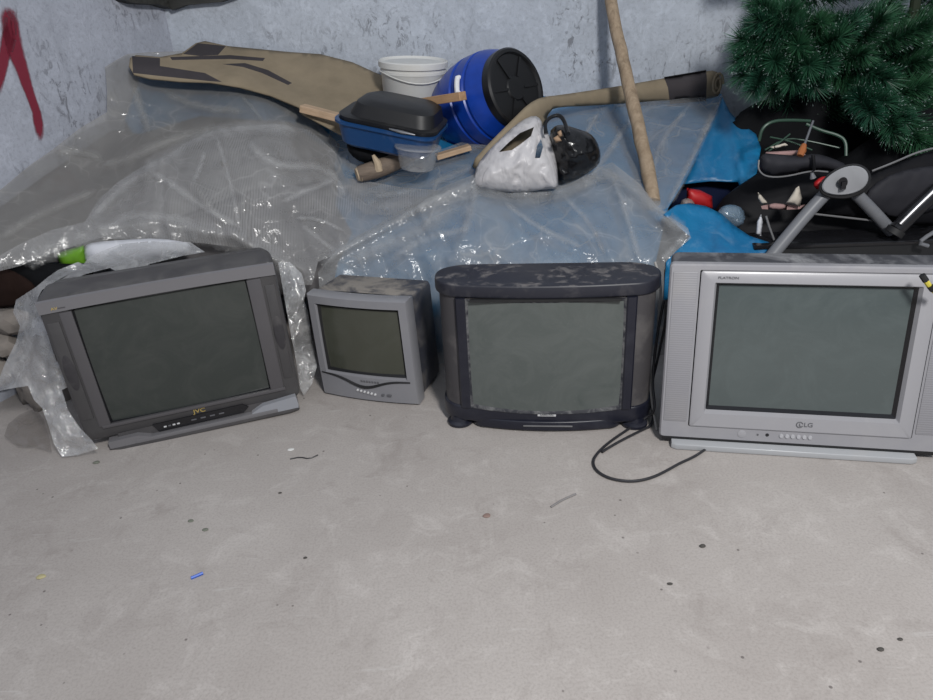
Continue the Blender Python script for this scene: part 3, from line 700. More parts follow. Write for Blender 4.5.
def fold(lines):
    """raised ridges: [(polyline, width px, height m)]"""
    def fn(x, y):
        h = 0
        for ln, wd, ht in lines:
            d = min(math.hypot(x-(a[0]+(b[0]-a[0])*t), y-(a[1]+(b[1]-a[1])*t)) for a, b in zip(ln, ln[1:]) for t in [max(0, min(1, ((x-a[0])*(b[0]-a[0])+(y-a[1])*(b[1]-a[1]))/((b[0]-a[0])**2+(b[1]-a[1])**2)))])
            h += ht*math.exp(-(d/wd)**2)
        return h
    return fn
EX_a = fold([([(63, 147), (110, 165), (160, 140), (230, 128)], 10, .02), ([(130, 80), (150, 130)], 5, .012), ([(0, 235), (60, 205), (100, 190)], 8, .015)])
EX_b = fold([([(85, 224), (119, 186), (167, 160)], 7, .022), ([(223, 128), (240, 180), (248, 235)], 4, .016), ([(165, 160), (195, 188), (230, 230), (275, 262)], 5, .016), ([(98, 226), (160, 222), (230, 236), (300, 270)], 6, .02), ([(255, 135), (280, 165), (330, 172)], 5, .014), ([(280, 212), (340, 180), (360, 205)], 5, .012), ([(300, 218), (345, 240)], 3, .012)])
EX_c = fold([([(320, 266), (345, 248), (380, 230), (410, 211), (445, 193), (475, 178)], 5, .03), ([(475, 180), (474, 215), (450, 260)], 6, .016), ([(585, 178), (630, 200), (685, 232)], 6, .024), ([(560, 190), (600, 230), (612, 262)], 6, .016), ([(500, 200), (530, 222), (580, 246)], 4, .016), ([(480, 200), (510, 212), (520, 240)], 4, .012), ([(400, 236), (430, 228), (470, 240)], 5, .014), ([(612, 168), (625, 210), (640, 262)], 4, .012), ([(345, 262), (390, 250), (430, 256)], 4, .012)])
EX_d = fold([([(640, 108), (600, 160), (590, 178)], 4, .014), ([(720, 98), (690, 150), (668, 206)], 4, .012), ([(590, 120), (570, 150)], 4, .01), ([(400, 190), (450, 160), (480, 150)], 6, .016), ([(372, 196), (420, 190), (470, 168)], 4, .014), ([(655, 112), (640, 150), (636, 180)], 3, .012), ([(560, 112), (556, 130)], 4, .012), ([(690, 104), (660, 140), (650, 185)], 3, .010)])
sa = patch('plastic_sheet', [(105, 67), (116, 60), (127, 54), (150, 52), (185, 51), (200, 60), (200, 78), (240, 85), (300, 105), (340, 145), (330, 180), (250, 190), (170, 220), (110, 262), (60, 240), (30, 262), (-15, 270), (-15, 200), (0, 190), (30, 165), (52, 150), (80, 128), (107, 112), (107, 90)], DH, MAT['film_a'], step=4.5, wr=(.024, 7, .5), seed=1,
           extra=EX_a)
tag(sa, 'hazy grey plastic sheet spread over the heap against the left wall', 'plastic sheet')
sb = patch('plastic_sheet', [(-12, 262), (20, 244), (52, 230), (85, 222), (98, 200), (118, 182), (140, 168), (166, 156), (190, 140), (222, 128), (275, 124), (310, 130), (335, 152), (345, 178), (372, 182), (405, 188), (440, 190), (420, 212), (380, 230), (345, 250), (318, 262), (312, 285), (295, 285), (280, 262), (262, 250), (200, 243), (150, 240), (100, 238), (84, 243), (55, 252), (20, 266), (-12, 274)], DH, MAT['film_b'], step=4, off=-.025, wr=(.022, 10, .6), seed=2,
           extra=EX_b)
tag(sb, 'ribbed clear plastic sheet with shiny creases hanging behind the dark grey television', 'plastic sheet')
sc_ = patch('plastic_sheet', [(318, 272), (340, 246), (375, 226), (405, 208), (440, 188), (475, 174), (500, 188), (535, 192), (570, 184), (598, 168), (612, 162), (640, 184), (655, 204), (672, 218), (688, 228), (691, 238), (675, 252), (664, 270), (664, 400), (440, 400), (330, 400)], DH, MAT['film_c'], step=4, off=-.03, wr=(.022, 9, .55), seed=3,
            extra=EX_c)
tag(sc_, 'clear plastic sheet bulging over the blue heap behind the two middle televisions', 'plastic sheet')
sd = patch('plastic_sheet', [(345, 186), (326, 150), (330, 128), (345, 130), (372, 150), (400, 168), (440, 150), (480, 135), (540, 110), (560, 106), (640, 100), (723, 95), (714, 118), (690, 165), (668, 208), (652, 212), (640, 196), (612, 176), (598, 182), (570, 196), (530, 205), (480, 196), (440, 206), (395, 215), (362, 214)], DH, MAT['film_d'], step=4.5, off=-.012, wr=(.018, 8, .5), seed=4,
           extra=EX_d)
tag(sd, 'thin clear plastic sheet on the blue heap below the carpet roll', 'plastic sheet')

def band_poly(line, w):
    """outline of a strip of doubled film along a fold line"""
    n = len(line); L = []; Rr = []
    for i, p in enumerate(line):
        a, b = line[max(i-1, 0)], line[min(i+1, n-1)]; dx, dy = b[0]-a[0], b[1]-a[1]; l = math.hypot(dx, dy) or 1
        h = w*.5*(.25 if i in (0, n-1) else 1)
        L.append((p[0]-dy/l*h, p[1]+dx/l*h)); Rr.append((p[0]+dy/l*h, p[1]-dx/l*h))
    return L+Rr[::-1]
def folds(parent, mat, off, wr, ex, lines):
    for ln, wd in lines:
        q = [ln[0]]
        for a, b in zip(ln, ln[1:]): q += [(a[0]*.75+b[0]*.25, a[1]*.75+b[1]*.25), (a[0]*.25+b[0]*.75, a[1]*.25+b[1]*.75)]
        patch('fold', band_poly(q+[ln[-1]], wd*1.7), DH, mat, parent, soft=True, step=2.4, off=off-.007, wr=wr, extra=ex)
folds(sa, MAT['film_a2'], 0, (.024, 7, .5), EX_a, [([(100, 168), (130, 158), (165, 141), (200, 131), (232, 127)], 9), ([(0, 238), (30, 218), (62, 204), (98, 190)], 8), ([(133, 80), (140, 105), (150, 135)], 7), ([(52, 152), (80, 150), (105, 160)], 7), ([(160, 90), (200, 108), (250, 112)], 6), ([(240, 95), (255, 110), (262, 122)], 3)])
folds(sb, MAT['film_b2'], -.025, (.022, 10, .6), EX_b, [([(142, 170), (166, 157), (192, 142), (222, 130), (275, 126), (305, 132)], 11), ([(248, 140), (262, 158), (285, 167), (318, 165), (338, 178), (346, 198)], 7), ([(216, 136), (224, 160), (233, 195), (240, 232)], 3.5), ([(20, 262), (55, 246), (98, 230), (150, 226), (205, 232), (250, 246), (296, 272)], 17), ([(88, 222), (118, 188), (150, 170)], 8), ([(280, 203), (310, 189), (338, 178)], 5),
      ([(294, 218), (320, 219), (347, 233)], 3), ([(300, 224), (318, 238), (338, 254)], 4), ([(152, 172), (175, 186), (200, 205), (240, 228)], 6), ([(205, 150), (200, 168), (192, 185)], 4), ([(100, 232), (130, 215), (170, 218), (200, 226)], 8)])
folds(sc_, MAT['film_c2'], -.03, (.022, 9, .55), EX_c, [([(320, 268), (345, 247), (380, 228), (412, 210), (446, 192), (474, 178)], 12), ([(345, 262), (385, 244), (420, 226), (462, 205)], 14), ([(475, 178), (473, 205), (462, 240)], 7), ([(598, 170), (632, 186), (660, 212), (688, 232)], 9), ([(688, 232), (672, 250), (660, 262)], 6), ([(502, 200), (530, 222), (560, 238), (582, 248)], 5), ([(560, 192), (592, 225), (606, 258)], 4), ([(480, 186), (530, 196), (575, 188), (600, 172)], 8), ([(612, 170), (625, 210), (640, 262)], 6), ([(388, 262), (420, 240), (470, 228)], 6)])
folds(sd, MAT['film_c2'], -.012, (.018, 8, .5), EX_d, [([(721, 98), (700, 142), (686, 172), (668, 206)], 6), ([(642, 104), (622, 132), (600, 165), (588, 182)], 5), ([(372, 196), (410, 190), (445, 178), (475, 165)], 6), ([(600, 110), (585, 135), (572, 152)], 4), ([(690, 104), (660, 142), (650, 182)], 4), ([(410, 172), (450, 156), (500, 138)], 6), ([(362, 205), (400, 206), (435, 200)], 7)])

# right drape, opening and lower blue sheet
DR = TPS([(720, 97, 3.34), (690, 160, 3.0), (684, 182, 2.92), (735, 130, 3.1), (735, 180, 2.88), (758, 150, 2.95), (748, 207, 2.78), (752, 120, 3.15)])
o = patch('blue_tarp', [(722, 96), (730, 112), (742, 124), (756, 134), (761, 148), (757, 172), (752, 196), (748, 209), (744, 200), (738, 182), (710, 181), (683, 184), (690, 166), (706, 130), (716, 108)], DR, MAT['tarp'], step=4, wr=(.012, 10, .3), thick=.004, seed=5, extra=fold([([(724, 100), (738, 150), (747, 205)], 5, .025), ([(715, 110), (712, 150), (690, 180)], 6, .015)]))
tag(o, 'bright blue tarpaulin corner hanging over a dark opening beside the pine tree', 'tarpaulin')
DL = TPS([(668, 216, 2.5), (690, 204, 2.62), (720, 215, 2.56), (770, 246, 2.40), (672, 262, 2.36), (730, 254, 2.36), (745, 235, 2.46), (700, 235, 2.46), (700, 300, 2.38), (760, 300, 2.38)])
o = patch('blue_tarp', [(664, 214), (676, 205), (690, 203), (706, 206), (722, 214), (735, 226), (750, 236), (774, 244), (790, 300), (664, 300), (666, 262), (690, 236)], DL, MAT['tarp'], step=4, wr=(.014, 12, .5), thick=.004, seed=6, extra=fold([([(680, 205), (712, 212), (730, 232)], 4, .015), ([(722, 228), (715, 255)], 4, .012)]))
tag(o, 'crumpled blue tarpaulin lying lowest, right behind the large silver television', 'tarpaulin')
tag(pillow('cloth_bundle', [(676, 172), (700, 168), (745, 172), (770, 190), (772, 236), (700, 240), (668, 225)], 2.98, .03, MAT['navycloth'], back=3), 'dark navy cloth bundle deep inside the opening under the blue tarpaulin', 'cloth')
tag(pillow('red_box', [(687, 188), (700, 190), (712, 196), (713, 210), (700, 209), (686, 206)], 2.80, .04, MAT['red'], step=3, smooth=0, power=.25), 'red plastic box in the dark opening under the blue tarpaulin', 'box')
tag(pillow('plastic_bag', [(716, 214), (722, 206), (732, 204), (743, 208), (746, 222), (735, 228), (722, 222)], 2.6, .05, film('bluish clear film', (.35, .5, .65), .4, gloss=.12), step=3), 'small bluish clear plastic bag in the opening next to the red box', 'bag')
tag(pillow('plastic_bag', [(680, 206), (682, 199), (690, 198), (696, 204), (690, 208)], 2.68, .03, film('dusty clear film', (.5, .42, .38), .5, gloss=.1), step=3), 'tiny dusty clear bag in front of the red box', 'bag')

# ------------------------------------------------------------------ carpet and roll
DC = TPS([(128, 62, 3.14), (135, 72, 3.10), (185, 82, 3.16), (195, 42, 3.44), (330, 55, 3.46), (385, 75, 3.46), (230, 60, 3.34), (240, 86, 3.18), (300, 105, 3.08), (345, 130, 2.98), (340, 90, 3.25), (165, 57, 3.25), (382, 105, 3.2), (300, 75, 3.34)])
o = patch('carpet', [(129, 66), (130, 58), (136, 55), (160, 57), (182, 53), (196, 43), (205, 41), (228, 46), (290, 52), (320, 54), (352, 62), (383, 76), (384, 100), (362, 104), (350, 116), (346, 136), (330, 128), (302, 113), (299, 107), (270, 95), (240, 87), (210, 82), (180, 81), (150, 78), (134, 74)], DC, MAT['carpet'], step=4, wr=(.006, 6, .2), thick=.008, seed=7,
           extra=fold([([(132, 64), (180, 70), (240, 78), (300, 100)], 7, .025), ([(190, 50), (240, 52), (320, 70)], 9, .02)]),
           regions=[([(132, 56), (160, 58), (160, 76), (133, 73)], MAT['carpetdark']), ([(160, 66), (205, 73), (222, 82), (209, 81), (160, 76)], MAT['carpetdark']), ([(183, 54), (198, 43), (226, 46), (218, 55), (200, 56)], MAT['carpetdark']),
                    ([(170, 57), (230, 55), (265, 58), (263, 61), (230, 59), (172, 60)], MAT['carpetdark']), ([(222, 64), (245, 63), (268, 70), (292, 83), (288, 85), (262, 73), (243, 67)], MAT['carpetdark'])])
tag(o, 'beige felt carpet with charcoal stripes spread along the heap below the wall corner', 'carpet')
DT = TPS([(470, 162, 2.80), (500, 140, 2.82), (515, 124, 2.85), (530, 112, 2.88), (546, 100, 3.0), (575, 97, 3.2), (620, 92, 3.36), (718, 82, 3.34)])
o = pillow('carpet_roll', [(541, 97), (560, 95), (620, 86), (665, 78), (700, 72), (716, 70), (721, 78), (721, 92), (717, 98), (690, 100), (640, 102), (590, 106), (560, 107), (550, 110), (543, 128), (530, 148), (508, 166), (480, 174), (470, 164), (490, 142), (512, 120), (528, 104)], DT, .035, MAT['carpet'], step=4, back=1.0, smooth=1,
           regions=[([(664, 77), (706, 70), (707, 80), (706, 101), (670, 104), (668, 88)], MAT['carpetdark'])])
tag(o, 'rolled beige carpet with a charcoal band lying along the foot of the wall', 'carpet')
bm = B(); c0 = PY(716, 84, 3.30); tube(bm, [c0+Vector((.024*math.cos(a)*(1-a/16), -.02, .05*math.sin(a)*(1-a/16))) for a in [k*.45 for k in range(26)]], .006, 6); obj('roll_end', bm, MAT['carpet'], o)

# ------------------------------------------------------------------ blue drum
lidc = PY(516, 88, 2.98); ax = (.66*CX+.02*CY-.75*FW).normalized()
q = ax.to_track_quat('Z', 'Y'); dr = empty('drum', lidc-ax*.37, q.to_euler())
tag(dr, 'blue plastic drum with a black screw lid and white handle lying on the heap', 'drum')
bm = B(); lathe(bm, [(.0, 0), (.135, 0), (.15, .012), (.165, .06), (.180, .11), (.187, .16), (.188, .175), (.182, .180), (.182, .192), (.188, .197), (.186, .25), (.180, .255), (.180, .265), (.183, .27), (.170, .31), (.15, .345), (.148, .36)], 56); obj('body', bm, MAT['drum'], dr)
bm = B(); lathe(bm, [(.155, .335), (.157, .345), (.157, .372), (.150, .380), (.138, .380), (.132, .370), (.05, .368), (.045, .374), (.0, .374)], 56)
for k in range(6):
    a = k*math.pi/3; c, s = math.cos(a), math.sin(a)
    r = bmesh.ops.create_cube(bm, size=1)
    for v in r['verts']: x, y, z = v.co.x*.085+.09, v.co.y*.01, v.co.z*.008+.371; v.co = Vector((x*c-y*s, x*s+y*c, z))
obj('lid', bm, MAT['drumlid'], dr)
Mi = Matrix.LocRotScale(lidc-ax*.37, q, None).inverted()
h0 = Mi @ PY(477, 80, 2.92); ang = math.atan2(h0.y, h0.x)
bm = B(); rr_ = .195
tube(bm, [Vector((.172*math.cos(ang-.17), .172*math.sin(ang-.17), .235))] + [Vector((rr_*math.cos(ang+t), rr_*math.sin(ang+t), .235+.0*t)) for t in (-.16, -.08, 0, .08, .16)]+[Vector((.172*math.cos(ang+.17), .172*math.sin(ang+.17), .235))], .0105, 10, smooth=1)
obj('handle', bm, MAT['whiteh'], dr)['label'] = 'white handle'

# ------------------------------------------------------------------ white bucket
b0 = PY(414, 121, 3.27); bu = empty('bucket', b0, (math.radians(4), math.radians(3), .3))
tag(bu, 'white plastic bucket standing at the wall between the carpet and the blue drum', 'bucket')
bm = B(); lathe(bm, [(.0, 0), (.118, 0), (.122, .006), (.138, .20), (.142, .205), (.142, .215), (.139, .218), (.140, .235)], 48); obj('body', bm, MAT['whitepl'], bu)
bm = B(); lathe(bm, [(.142, .226), (.148, .228), (.149, .250), (.143, .254), (.138, .248), (.132, .244), (.06, .25), (0, .25)], 48); obj('lid', bm, MAT['whitepl'], bu)
bm = B(); tube(bm, [Vector((.146*math.cos(a), .147*math.sin(a), .212-.10*math.sin(a-math.pi)**2*.35)) for a in [math.pi+k*math.pi/16 for k in range(17)]], .003, 6); obj('handle', bm, MAT['whitepl'], bu)

# ------------------------------------------------------------------ wood on the heap
def beam(name, a, b, wx, wz, mat, label, roll=0, cat='plank'):
    a, b = Vector(a), Vector(b); d = b-a; o = empty(name); bpy.data.objects.remove(o)
    bm = B(); box(bm, 0, d.length, -wx/2, wx/2, -wz/2, wz/2, .002, 1); oo = obj(name, bm, mat); oo.location = a
    oo.rotation_mode = 'QUATERNION'; oo.rotation_quaternion = d.to_track_quat('X', 'Z') @ Matrix.Rotation(roll, 4, 'X').to_quaternion(); return tag(oo, label, cat)
beam('plank', PY(392, 107, 3.08), PY(463, 96, 2.82), .04, .032, MAT['wood'], 'sawn reddish wood plank jutting out in front of the blue drum')
beam('plank', PY(302, 108, 3.0), PY(352, 121, 2.95), .05, .028, MAT['wood2'], 'pale wood plank stub lying at the edge of the carpet')
beam('plank', PY(436, 157, 2.90), PY(470, 147, 2.93), .05, .02, MAT['wood2'], 'short pale wood scrap beside the clear container under the drum')
# tub with black tray on top
tb = empty('tub', PY(390, 146, 2.86), (math.radians(6), math.radians(12), math.radians(-14)))
tag(tb, 'blue plastic tub carrying a black tray, tilted on the heap', 'tub')
def rrz(x0, x1, y0, y1, r, z, n=6): return [Vector((p.x, p.z, z)) for p in rr(x0, x1, y0, y1, r, 0, n)]
bm = B(); loft(bm, [rrz(-.16, .16, -.09, .11, .05, .0), rrz(-.175, .175, -.105, .125, .055, .012), rrz(-.192, .192, -.118, .138, .06, .085), rrz(-.202, .202, -.128, .148, .06, .088), rrz(-.202, .202, -.128, .148, .06, .097), rrz(-.19, .19, -.116, .136, .06, .099), rrz(-.18, .18, -.1, .12, .06, .08)], True, True, True); bmesh.ops.recalc_face_normals(bm, faces=bm.faces); obj('body', bm, MAT['bluetub'], tb)
bm = B(); loft(bm, [rrz(-.185, .195, -.110, .135, .06, .088), rrz(-.19, .20, -.115, .14, .06, .115), rrz(-.15, .185, -.10, .13, .06, .120), rrz(-.130, .175, -.085, .12, .06, .165), rrz(-.10, .155, -.065, .10, .055, .178)], True, True, True); bmesh.ops.recalc_face_normals(bm, faces=bm.faces); obj('tray', bm, MAT['blacktub'], tb)['label'] = 'dull black upturned tray'
bm = B(); tube(bm, [Vector((.03, -.122, .108)), Vector((.08, -.124, .106)), Vector((.13, -.118, .104))], [.003, .007, .003], 8); obj('clip', bm, MAT['chrome'], tb)
o = pillow('rag', [(346, 142), (360, 146), (396, 148), (400, 160), (380, 166), (362, 163), (349, 154)], 2.86, .05, MAT['darkcloth'], step=4, back=1.5); tag(o, 'black rag crumpled underneath the blue tub', 'rag')
ct = empty('container', PY(417, 169, 2.73), (0, math.radians(7), 0)); tag(ct, 'clear round plastic container next to the blue tub', 'container')
bm = B(); lathe(bm, [(0, 0), (.058, 0), (.064, .006), (.080, .075), (.086, .077), (.086, .083), (.078, .081)], 36); obj('body', bm, MAT['clear'], ct)
bm = B(); lathe(bm, [(.087, .077), (.089, .080), (.088, .088), (.080, .09), (0, .092)], 36); obj('lid', bm, MAT['clear'], ct)
lg = empty('log', PY(358, 174, 2.80)); tag(lg, 'short grey log with pale cut ends lying below the blue tub', 'log')
L0 = PY(358, 174, 2.80)
bm = B(); tube(bm, [PY(359, 174, 2.80)-L0, PY(378, 169, 2.81)-L0, PY(398, 160, 2.84)-L0, PY(410, 154, 2.88)-L0], [.030, .036, .036, .034], 12, smooth=1); obj('trunk', bm, MAT['log'], lg)
bm = B(); tube(bm, [PY(356.5, 175, 2.795)-L0, PY(360, 174, 2.80)-L0], [.024, .031], 12); obj('cut_end', bm, MAT['cut'], lg)
bm = B(); tube(bm, [PY(379, 170, 2.79)-L0, PY(377, 162, 2.78)-L0, PY(373, 155, 2.78)-L0], [.018, .014, .006], 8); obj('stub', bm, MAT['cut'], lg)

# ------------------------------------------------------------------ carrier bags
bgY = TPS([(474, 185, 2.70), (556, 188, 2.68), (515, 150, 2.76), (540, 118, 2.82), (515, 190, 2.69)])
kn = (538, 126)
def radial(x, y):
    a = math.atan2(y-kn[1], x-kn[0]); d = math.hypot(x-kn[0], y-kn[1])
    return .020*(1-abs(math.sin(a*9+.6*math.sin(a*5+d*.05))))*min(1, d/12)*max(0, 1-d/75)
o = pillow('carrier_bag', [(473, 181), (477, 165), (486, 153), (497, 142), (508, 131), (522, 120), (534, 115), (541, 119), (543, 128), (551, 137), (556, 156), (558, 174), (558, 189), (545, 189), (528, 192), (508, 192), (490, 190), (477, 188)], bgY, .085, MAT['whitebag'], step=2.6, back=.8, wr=(.012, 26, .7), power=.6, extra=radial,
           regions=[([(499, 152), (508, 143), (520, 133), (534, 127), (531, 136), (522, 143), (512, 150)], None), ([(535, 158), (537, 146), (541, 139), (543, 147), (540, 158)], None)])
tag(o, 'white plastic carrier bag with looped handles sitting on the clear sheeting', 'bag')
o = pillow('carrier_bag', [(549, 132), (556, 125), (566, 125), (578, 129), (590, 133), (597, 141), (601, 154), (599, 165), (588, 173), (574, 181), (559, 188), (554, 176), (552, 150)], 2.76, .09, MAT['blackbag'], step=2.6, back=.8, wr=(.014, 24, .8), power=.6)
tag(o, 'black plastic carrier bag with scraps inside, slumped next to the white bag', 'bag')
bm = B(); tube(bm, [PY(546, 134, 2.70), PY(545, 122, 2.72), PY(552, 116, 2.74), PY(560, 115, 2.74), (PY(565, 122, 2.72)), PY(568, 134, 2.66)], [.009, .006, .007, .008, .007, .009], 8, smooth=2); obj('handle', bm, MAT['blackbag'], o)
for k, pl_ in enumerate(([(553, 138), (558, 135), (562, 141), (556, 143)], [(557, 132), (561, 130), (563, 136), (559, 138)])):
    tag(pillow('paper_scrap', pl_, 2.635, .006, MAT['brownp'], step=2, smooth=0), ['brown paper scrap lying lower in the mouth of the black bag', 'brown paper scrap poking up highest out of the black bag'][k], 'paper scrap', 'scraps in the black bag')

# ------------------------------------------------------------------ pole
pp = [PY(602, -75, 3.46), PY(608, -20, 3.40), PY(613, 15, 3.33), PY(622, 55, 3.20), PY(632, 100, 3.06), PY(641, 140, 2.90), PY(648, 170, 2.78), PY(654, 203, 2.63)]
bm = B(); tube(bm, pp, [.022, .024, .026, .027, .027, .028, .027, .026], 14, smooth=2)
for v in bm.verts: v.co += v.co.normalized()*0+Vector((noise.noise(v.co*14), noise.noise(v.co*14+Vector((3, 3, 3))), 0))*.004
tag(obj('pole', bm, MAT['pole']), 'weathered round wooden pole leaning from the heap up against the wall', 'pole')

# ------------------------------------------------------------------ clear wrap and things round the dark grey set
DW = TPS([(40, 295, 2.06), (80, 262, 2.22), (15, 300, 2.14), (0, 385, 2.06), (60, 400, 1.96), (95, 445, 1.90), (60, 455, 1.90), (45, 420, 1.94), (45, 340, 2.02), (20, 340, 2.10), (80, 430, 1.92)])
wr1 = patch('plastic_wrap', [(38, 298), (42, 290), (60, 279), (85, 265), (78, 262), (58, 270), (48, 277), (36, 287), (16, 300), (13, 312), (20, 326), (16, 342), (4, 366), (-6, 392), (14, 388), (28, 386), (34, 400), (42, 408), (48, 424), (54, 444), (62, 457), (78, 455), (98, 449), (92, 440), (80, 428), (68, 410), (62, 390), (74, 384), (70, 376), (56, 360), (48, 336), (41, 318)], DW, MAT['wrapf'], step=3.5, wr=(.016, 26, .75), seed=8)
tag(wr1, 'crinkled clear plastic wrap hanging down the left flank of the dark grey television', 'plastic wrap')
DW2 = TPS([(85, 265, 2.20), (135, 250, 2.34), (200, 244, 2.36), (110, 283, 2.14), (150, 265, 2.24), (190, 256, 2.32), (60, 276, 2.14)])
wr2 = patch('plastic_wrap', [(60, 280), (82, 266), (90, 256), (120, 244), (150, 241), (190, 242), (205, 252), (182, 256), (150, 264), (132, 274), (124, 284), (112, 289), (96, 287), (104, 283), (120, 280), (117, 272), (110, 268), (86, 274), (66, 282)], DW2, MAT['wrapf'], step=3.5, wr=(.012, 24, .7), seed=9)
tag(wr2, 'crinkled clear plastic wrap lying over the top of the dark grey television', 'plastic wrap')
DW3 = TPS([(282, 262, 2.34), (300, 275, 2.36), (288, 300, 2.26), (312, 330, 2.30), (300, 390, 2.20), (314, 370, 2.26), (308, 350, 2.28)])
wr3 = patch('plastic_wrap', [(278, 262), (290, 262), (302, 274), (306, 290), (304, 300), (308, 312), (312, 340), (317, 366), (312, 384), (304, 396), (300, 388), (296, 360), (290, 330), (284, 296)], DW3, MAT['wrapf'], step=3.5, wr=(.012, 26, .7), seed=10)
tag(wr3, 'crinkled clear plastic wrap between the dark grey and the small silver television', 'plastic wrap')
o = pillow('white_cloth', [(82, 258), (84, 246), (94, 242), (120, 240), (160, 238), (196, 244), (180, 256), (150, 262), (128, 264), (108, 266), (90, 266)], 2.40, .05, MAT['whitecloth'], step=4, back=1.0, wr=(.008, 18, .5)); tag(o, 'white padding cloth stuffed under the wrap behind the dark grey television', 'cloth')
o = pillow('green_crate', [(56, 254), (66, 250), (84, 245), (88, 268), (62, 269)], 2.40, .04, MAT['green'], step=3, smooth=0, power=.25); tag(o, 'lime green plastic crate edge showing under the hazy sheet', 'crate')
o = pillow('dark_cloth', [(-15, 262), (20, 262), (50, 263), (72, 264), (96, 262), (92, 280), (60, 292), (30, 308), (10, 304), (-15, 300)], 2.36, .025, MAT['darkcloth'], step=3.5, wr=(.012, 16, .6), power=.8); tag(o, 'charcoal cloth heaped left of the dark grey television below the sheet', 'cloth')
o = pillow('dark_cloth', [(-15, 264), (8, 268), (30, 280), (38, 290), (24, 304), (8, 308), (-15, 308)], 2.31, .03, MAT['browncloth'], step=3.5, wr=(.012, 16, .6), power=.8); tag(o, 'dark brown cloth lying at the foot of the left wall', 'cloth')
def rock(px, py, Y, r, lab, seed, mat='stone'):
    p = PY(px, py, Y); p.z = max(p.z, r*.5)
    bm = B(); bmesh.ops.create_icosphere(bm, subdivisions=2, radius=1)
    for v in bm.verts: v.co = Vector((v.co.x*r*1.3, v.co.y*r, v.co.z*r*.9))*(1+.35*noise.noise(v.co*1.3+Vector((seed*3.1, seed, 2))))
    o = obj('rubble_chunk', bm, MAT[mat], smooth=False); o.location = p; tag(o, lab, 'rubble', 'rubble beside the left wall')
rock(8, 320, 2.32, .06, 'beige rubble chunk on top of the pile by the left wall', 1)
rock(2, 345, 2.30, .05, 'rubble chunk with a dark crack below the topmost piece', 2)
rock(-4, 372, 2.30, .06, 'rubble chunk lowest in the pile by the left wall', 3)
rock(20, 352, 2.34, .045, 'small rubble chunk half behind the crinkled wrap', 4)
bm_base = blob('rubble_mound', (-1.56, 2.36, .05), (.10, .13, .17), MAT['stone'], amp=.3, seed=5, zmin=0); tag(bm_base, 'grey rubble mound under the beige chunks at the left wall', 'rubble')
DF = lambda x, y: PZ(x, y, .012).y
o = patch('plastic_bag', [(4, 436), (8, 424), (20, 414), (36, 408), (44, 420), (50, 440), (52, 452), (36, 447), (18, 446)], DF, film('smoky clear film', (.30, .27, .25), .34, gloss=.08, bumps=((20, .4, .012),)), step=4, wr=(.02, 25, .6), seed=11)
tag(o, 'smoky clear plastic bag flat on the floor left of the dark grey television', 'bag')

# ------------------------------------------------------------------ cables
fl = lambda a, b, z=.006: PZ(a, b, z)
bm = B(); tube(bm, [PY(664, 300, 2.0), PY(656, 340, 1.98), PY(652, 385, 1.93), PY(656, 411, 1.88), fl(645, 418, .02), fl(630, 428), fl(612, 440), fl(600, 450), fl(592, 461), fl(596, 471), fl(610, 479), fl(632, 482), fl(652, 478), fl(668, 470), fl(680, 463), fl(694, 457), fl(706, 449), fl(716, 440)], .0042, 8, smooth=3)
tag(obj('power_cord', bm, MAT['cable']), 'black power cord looping on the floor in front of the large silver television', 'cord')
bm = B(); tube(bm, [PY(668, 310, 2.02), PY(660, 350, 2.02), PY(649, 395, 1.97), fl(655, 424), fl(640, 431), fl(622, 440), fl(608, 448), fl(602, 452)], .0042, 8, smooth=3)
tag(obj('power_cord', bm, MAT['cable']), 'second black cord running out from between the two right televisions', 'cord')
bm = B(); tube(bm, [PY(655, 262, 2.1), PY(662, 285, 2.06), PY(658, 320, 2.0), PY(657, 350, 1.98), PY(650, 380, 1.95), PY(652, 405, 1.92), fl(657, 430)], .004, 8, smooth=3)
tag(obj('power_cord', bm, plain('pale grey cable', (.3, .29, .28), .5)), 'pale grey cord hanging down between the navy and large silver televisions', 'cord')

# ------------------------------------------------------------------ pushchair and clutter on the right
YS = 2.40
st = empty('pushchair', (1.35, 2.55, 0)); O = Vector((1.35, 2.55, 0))
tag(st, 'folded black pushchair with grey tubes and a pale oval hinge', 'pushchair')
def rel(o): 
    o.matrix_parent_inverse = Matrix.Translation(-O); return o
hubc = PY(845, 182, 2.36)
bm = B(); tube(bm, [PY(832, 187, 2.40), PY(810, 210, 2.38), PY(782, 243, 2.34), PY(762, 268, 2.30)], .022, 14, smooth=1); rel(obj('leg_tube', bm, MAT['tubegrey'], st))
bm = B(); tube(bm, [PY(852, 190, 2.41), PY(872, 210, 2.41), PY(892, 232, 2.40)], .021, 14, smooth=1); t2 = rel(obj('leg_tube', bm, MAT['tubegrey'], st))
bm = B(); tube(bm, [PY(853, 193, 2.392), PY(854, 193.5, 2.378)], .006, 10); obj('rivet', bm, MAT['chrome'], t2)
# hub: an egg-shaped plate with a dark rim
def egg(cx, cy, a, b, ang, n=36):
    P = []
    for k in range(n):
        t = 2*math.pi*k/n; x = a*math.cos(t); y = b*math.sin(t)*(1+.18*math.cos(t)); c, s = math.cos(ang), math.sin(ang); P.append((cx+x*c-y*s, cy+x*s+y*c))
    return P
def plate(name, poly, Y0, Y1, mat, parent=None, bev=.0):
    bm = B(); loops = []
    for Y, k in ((Y1, 1), (Y0+.004, 1), (Y0, .94)):
        cx = sum(p[0] for p in poly)/len(poly); cy = sum(p[1] for p in poly)/len(poly)
        loops.append([PY(cx+(x-cx)*k, cy+(y-cy)*k, Y) for x, y in poly])
    loft(bm, loops, True, True, True); bmesh.ops.recalc_face_normals(bm, faces=bm.faces); return obj(name, bm, mat, parent)
rel(plate('hinge_rim', egg(845, 182.5, 27, 16.5, -.30), 2.355, 2.40, MAT['rubber'], st))
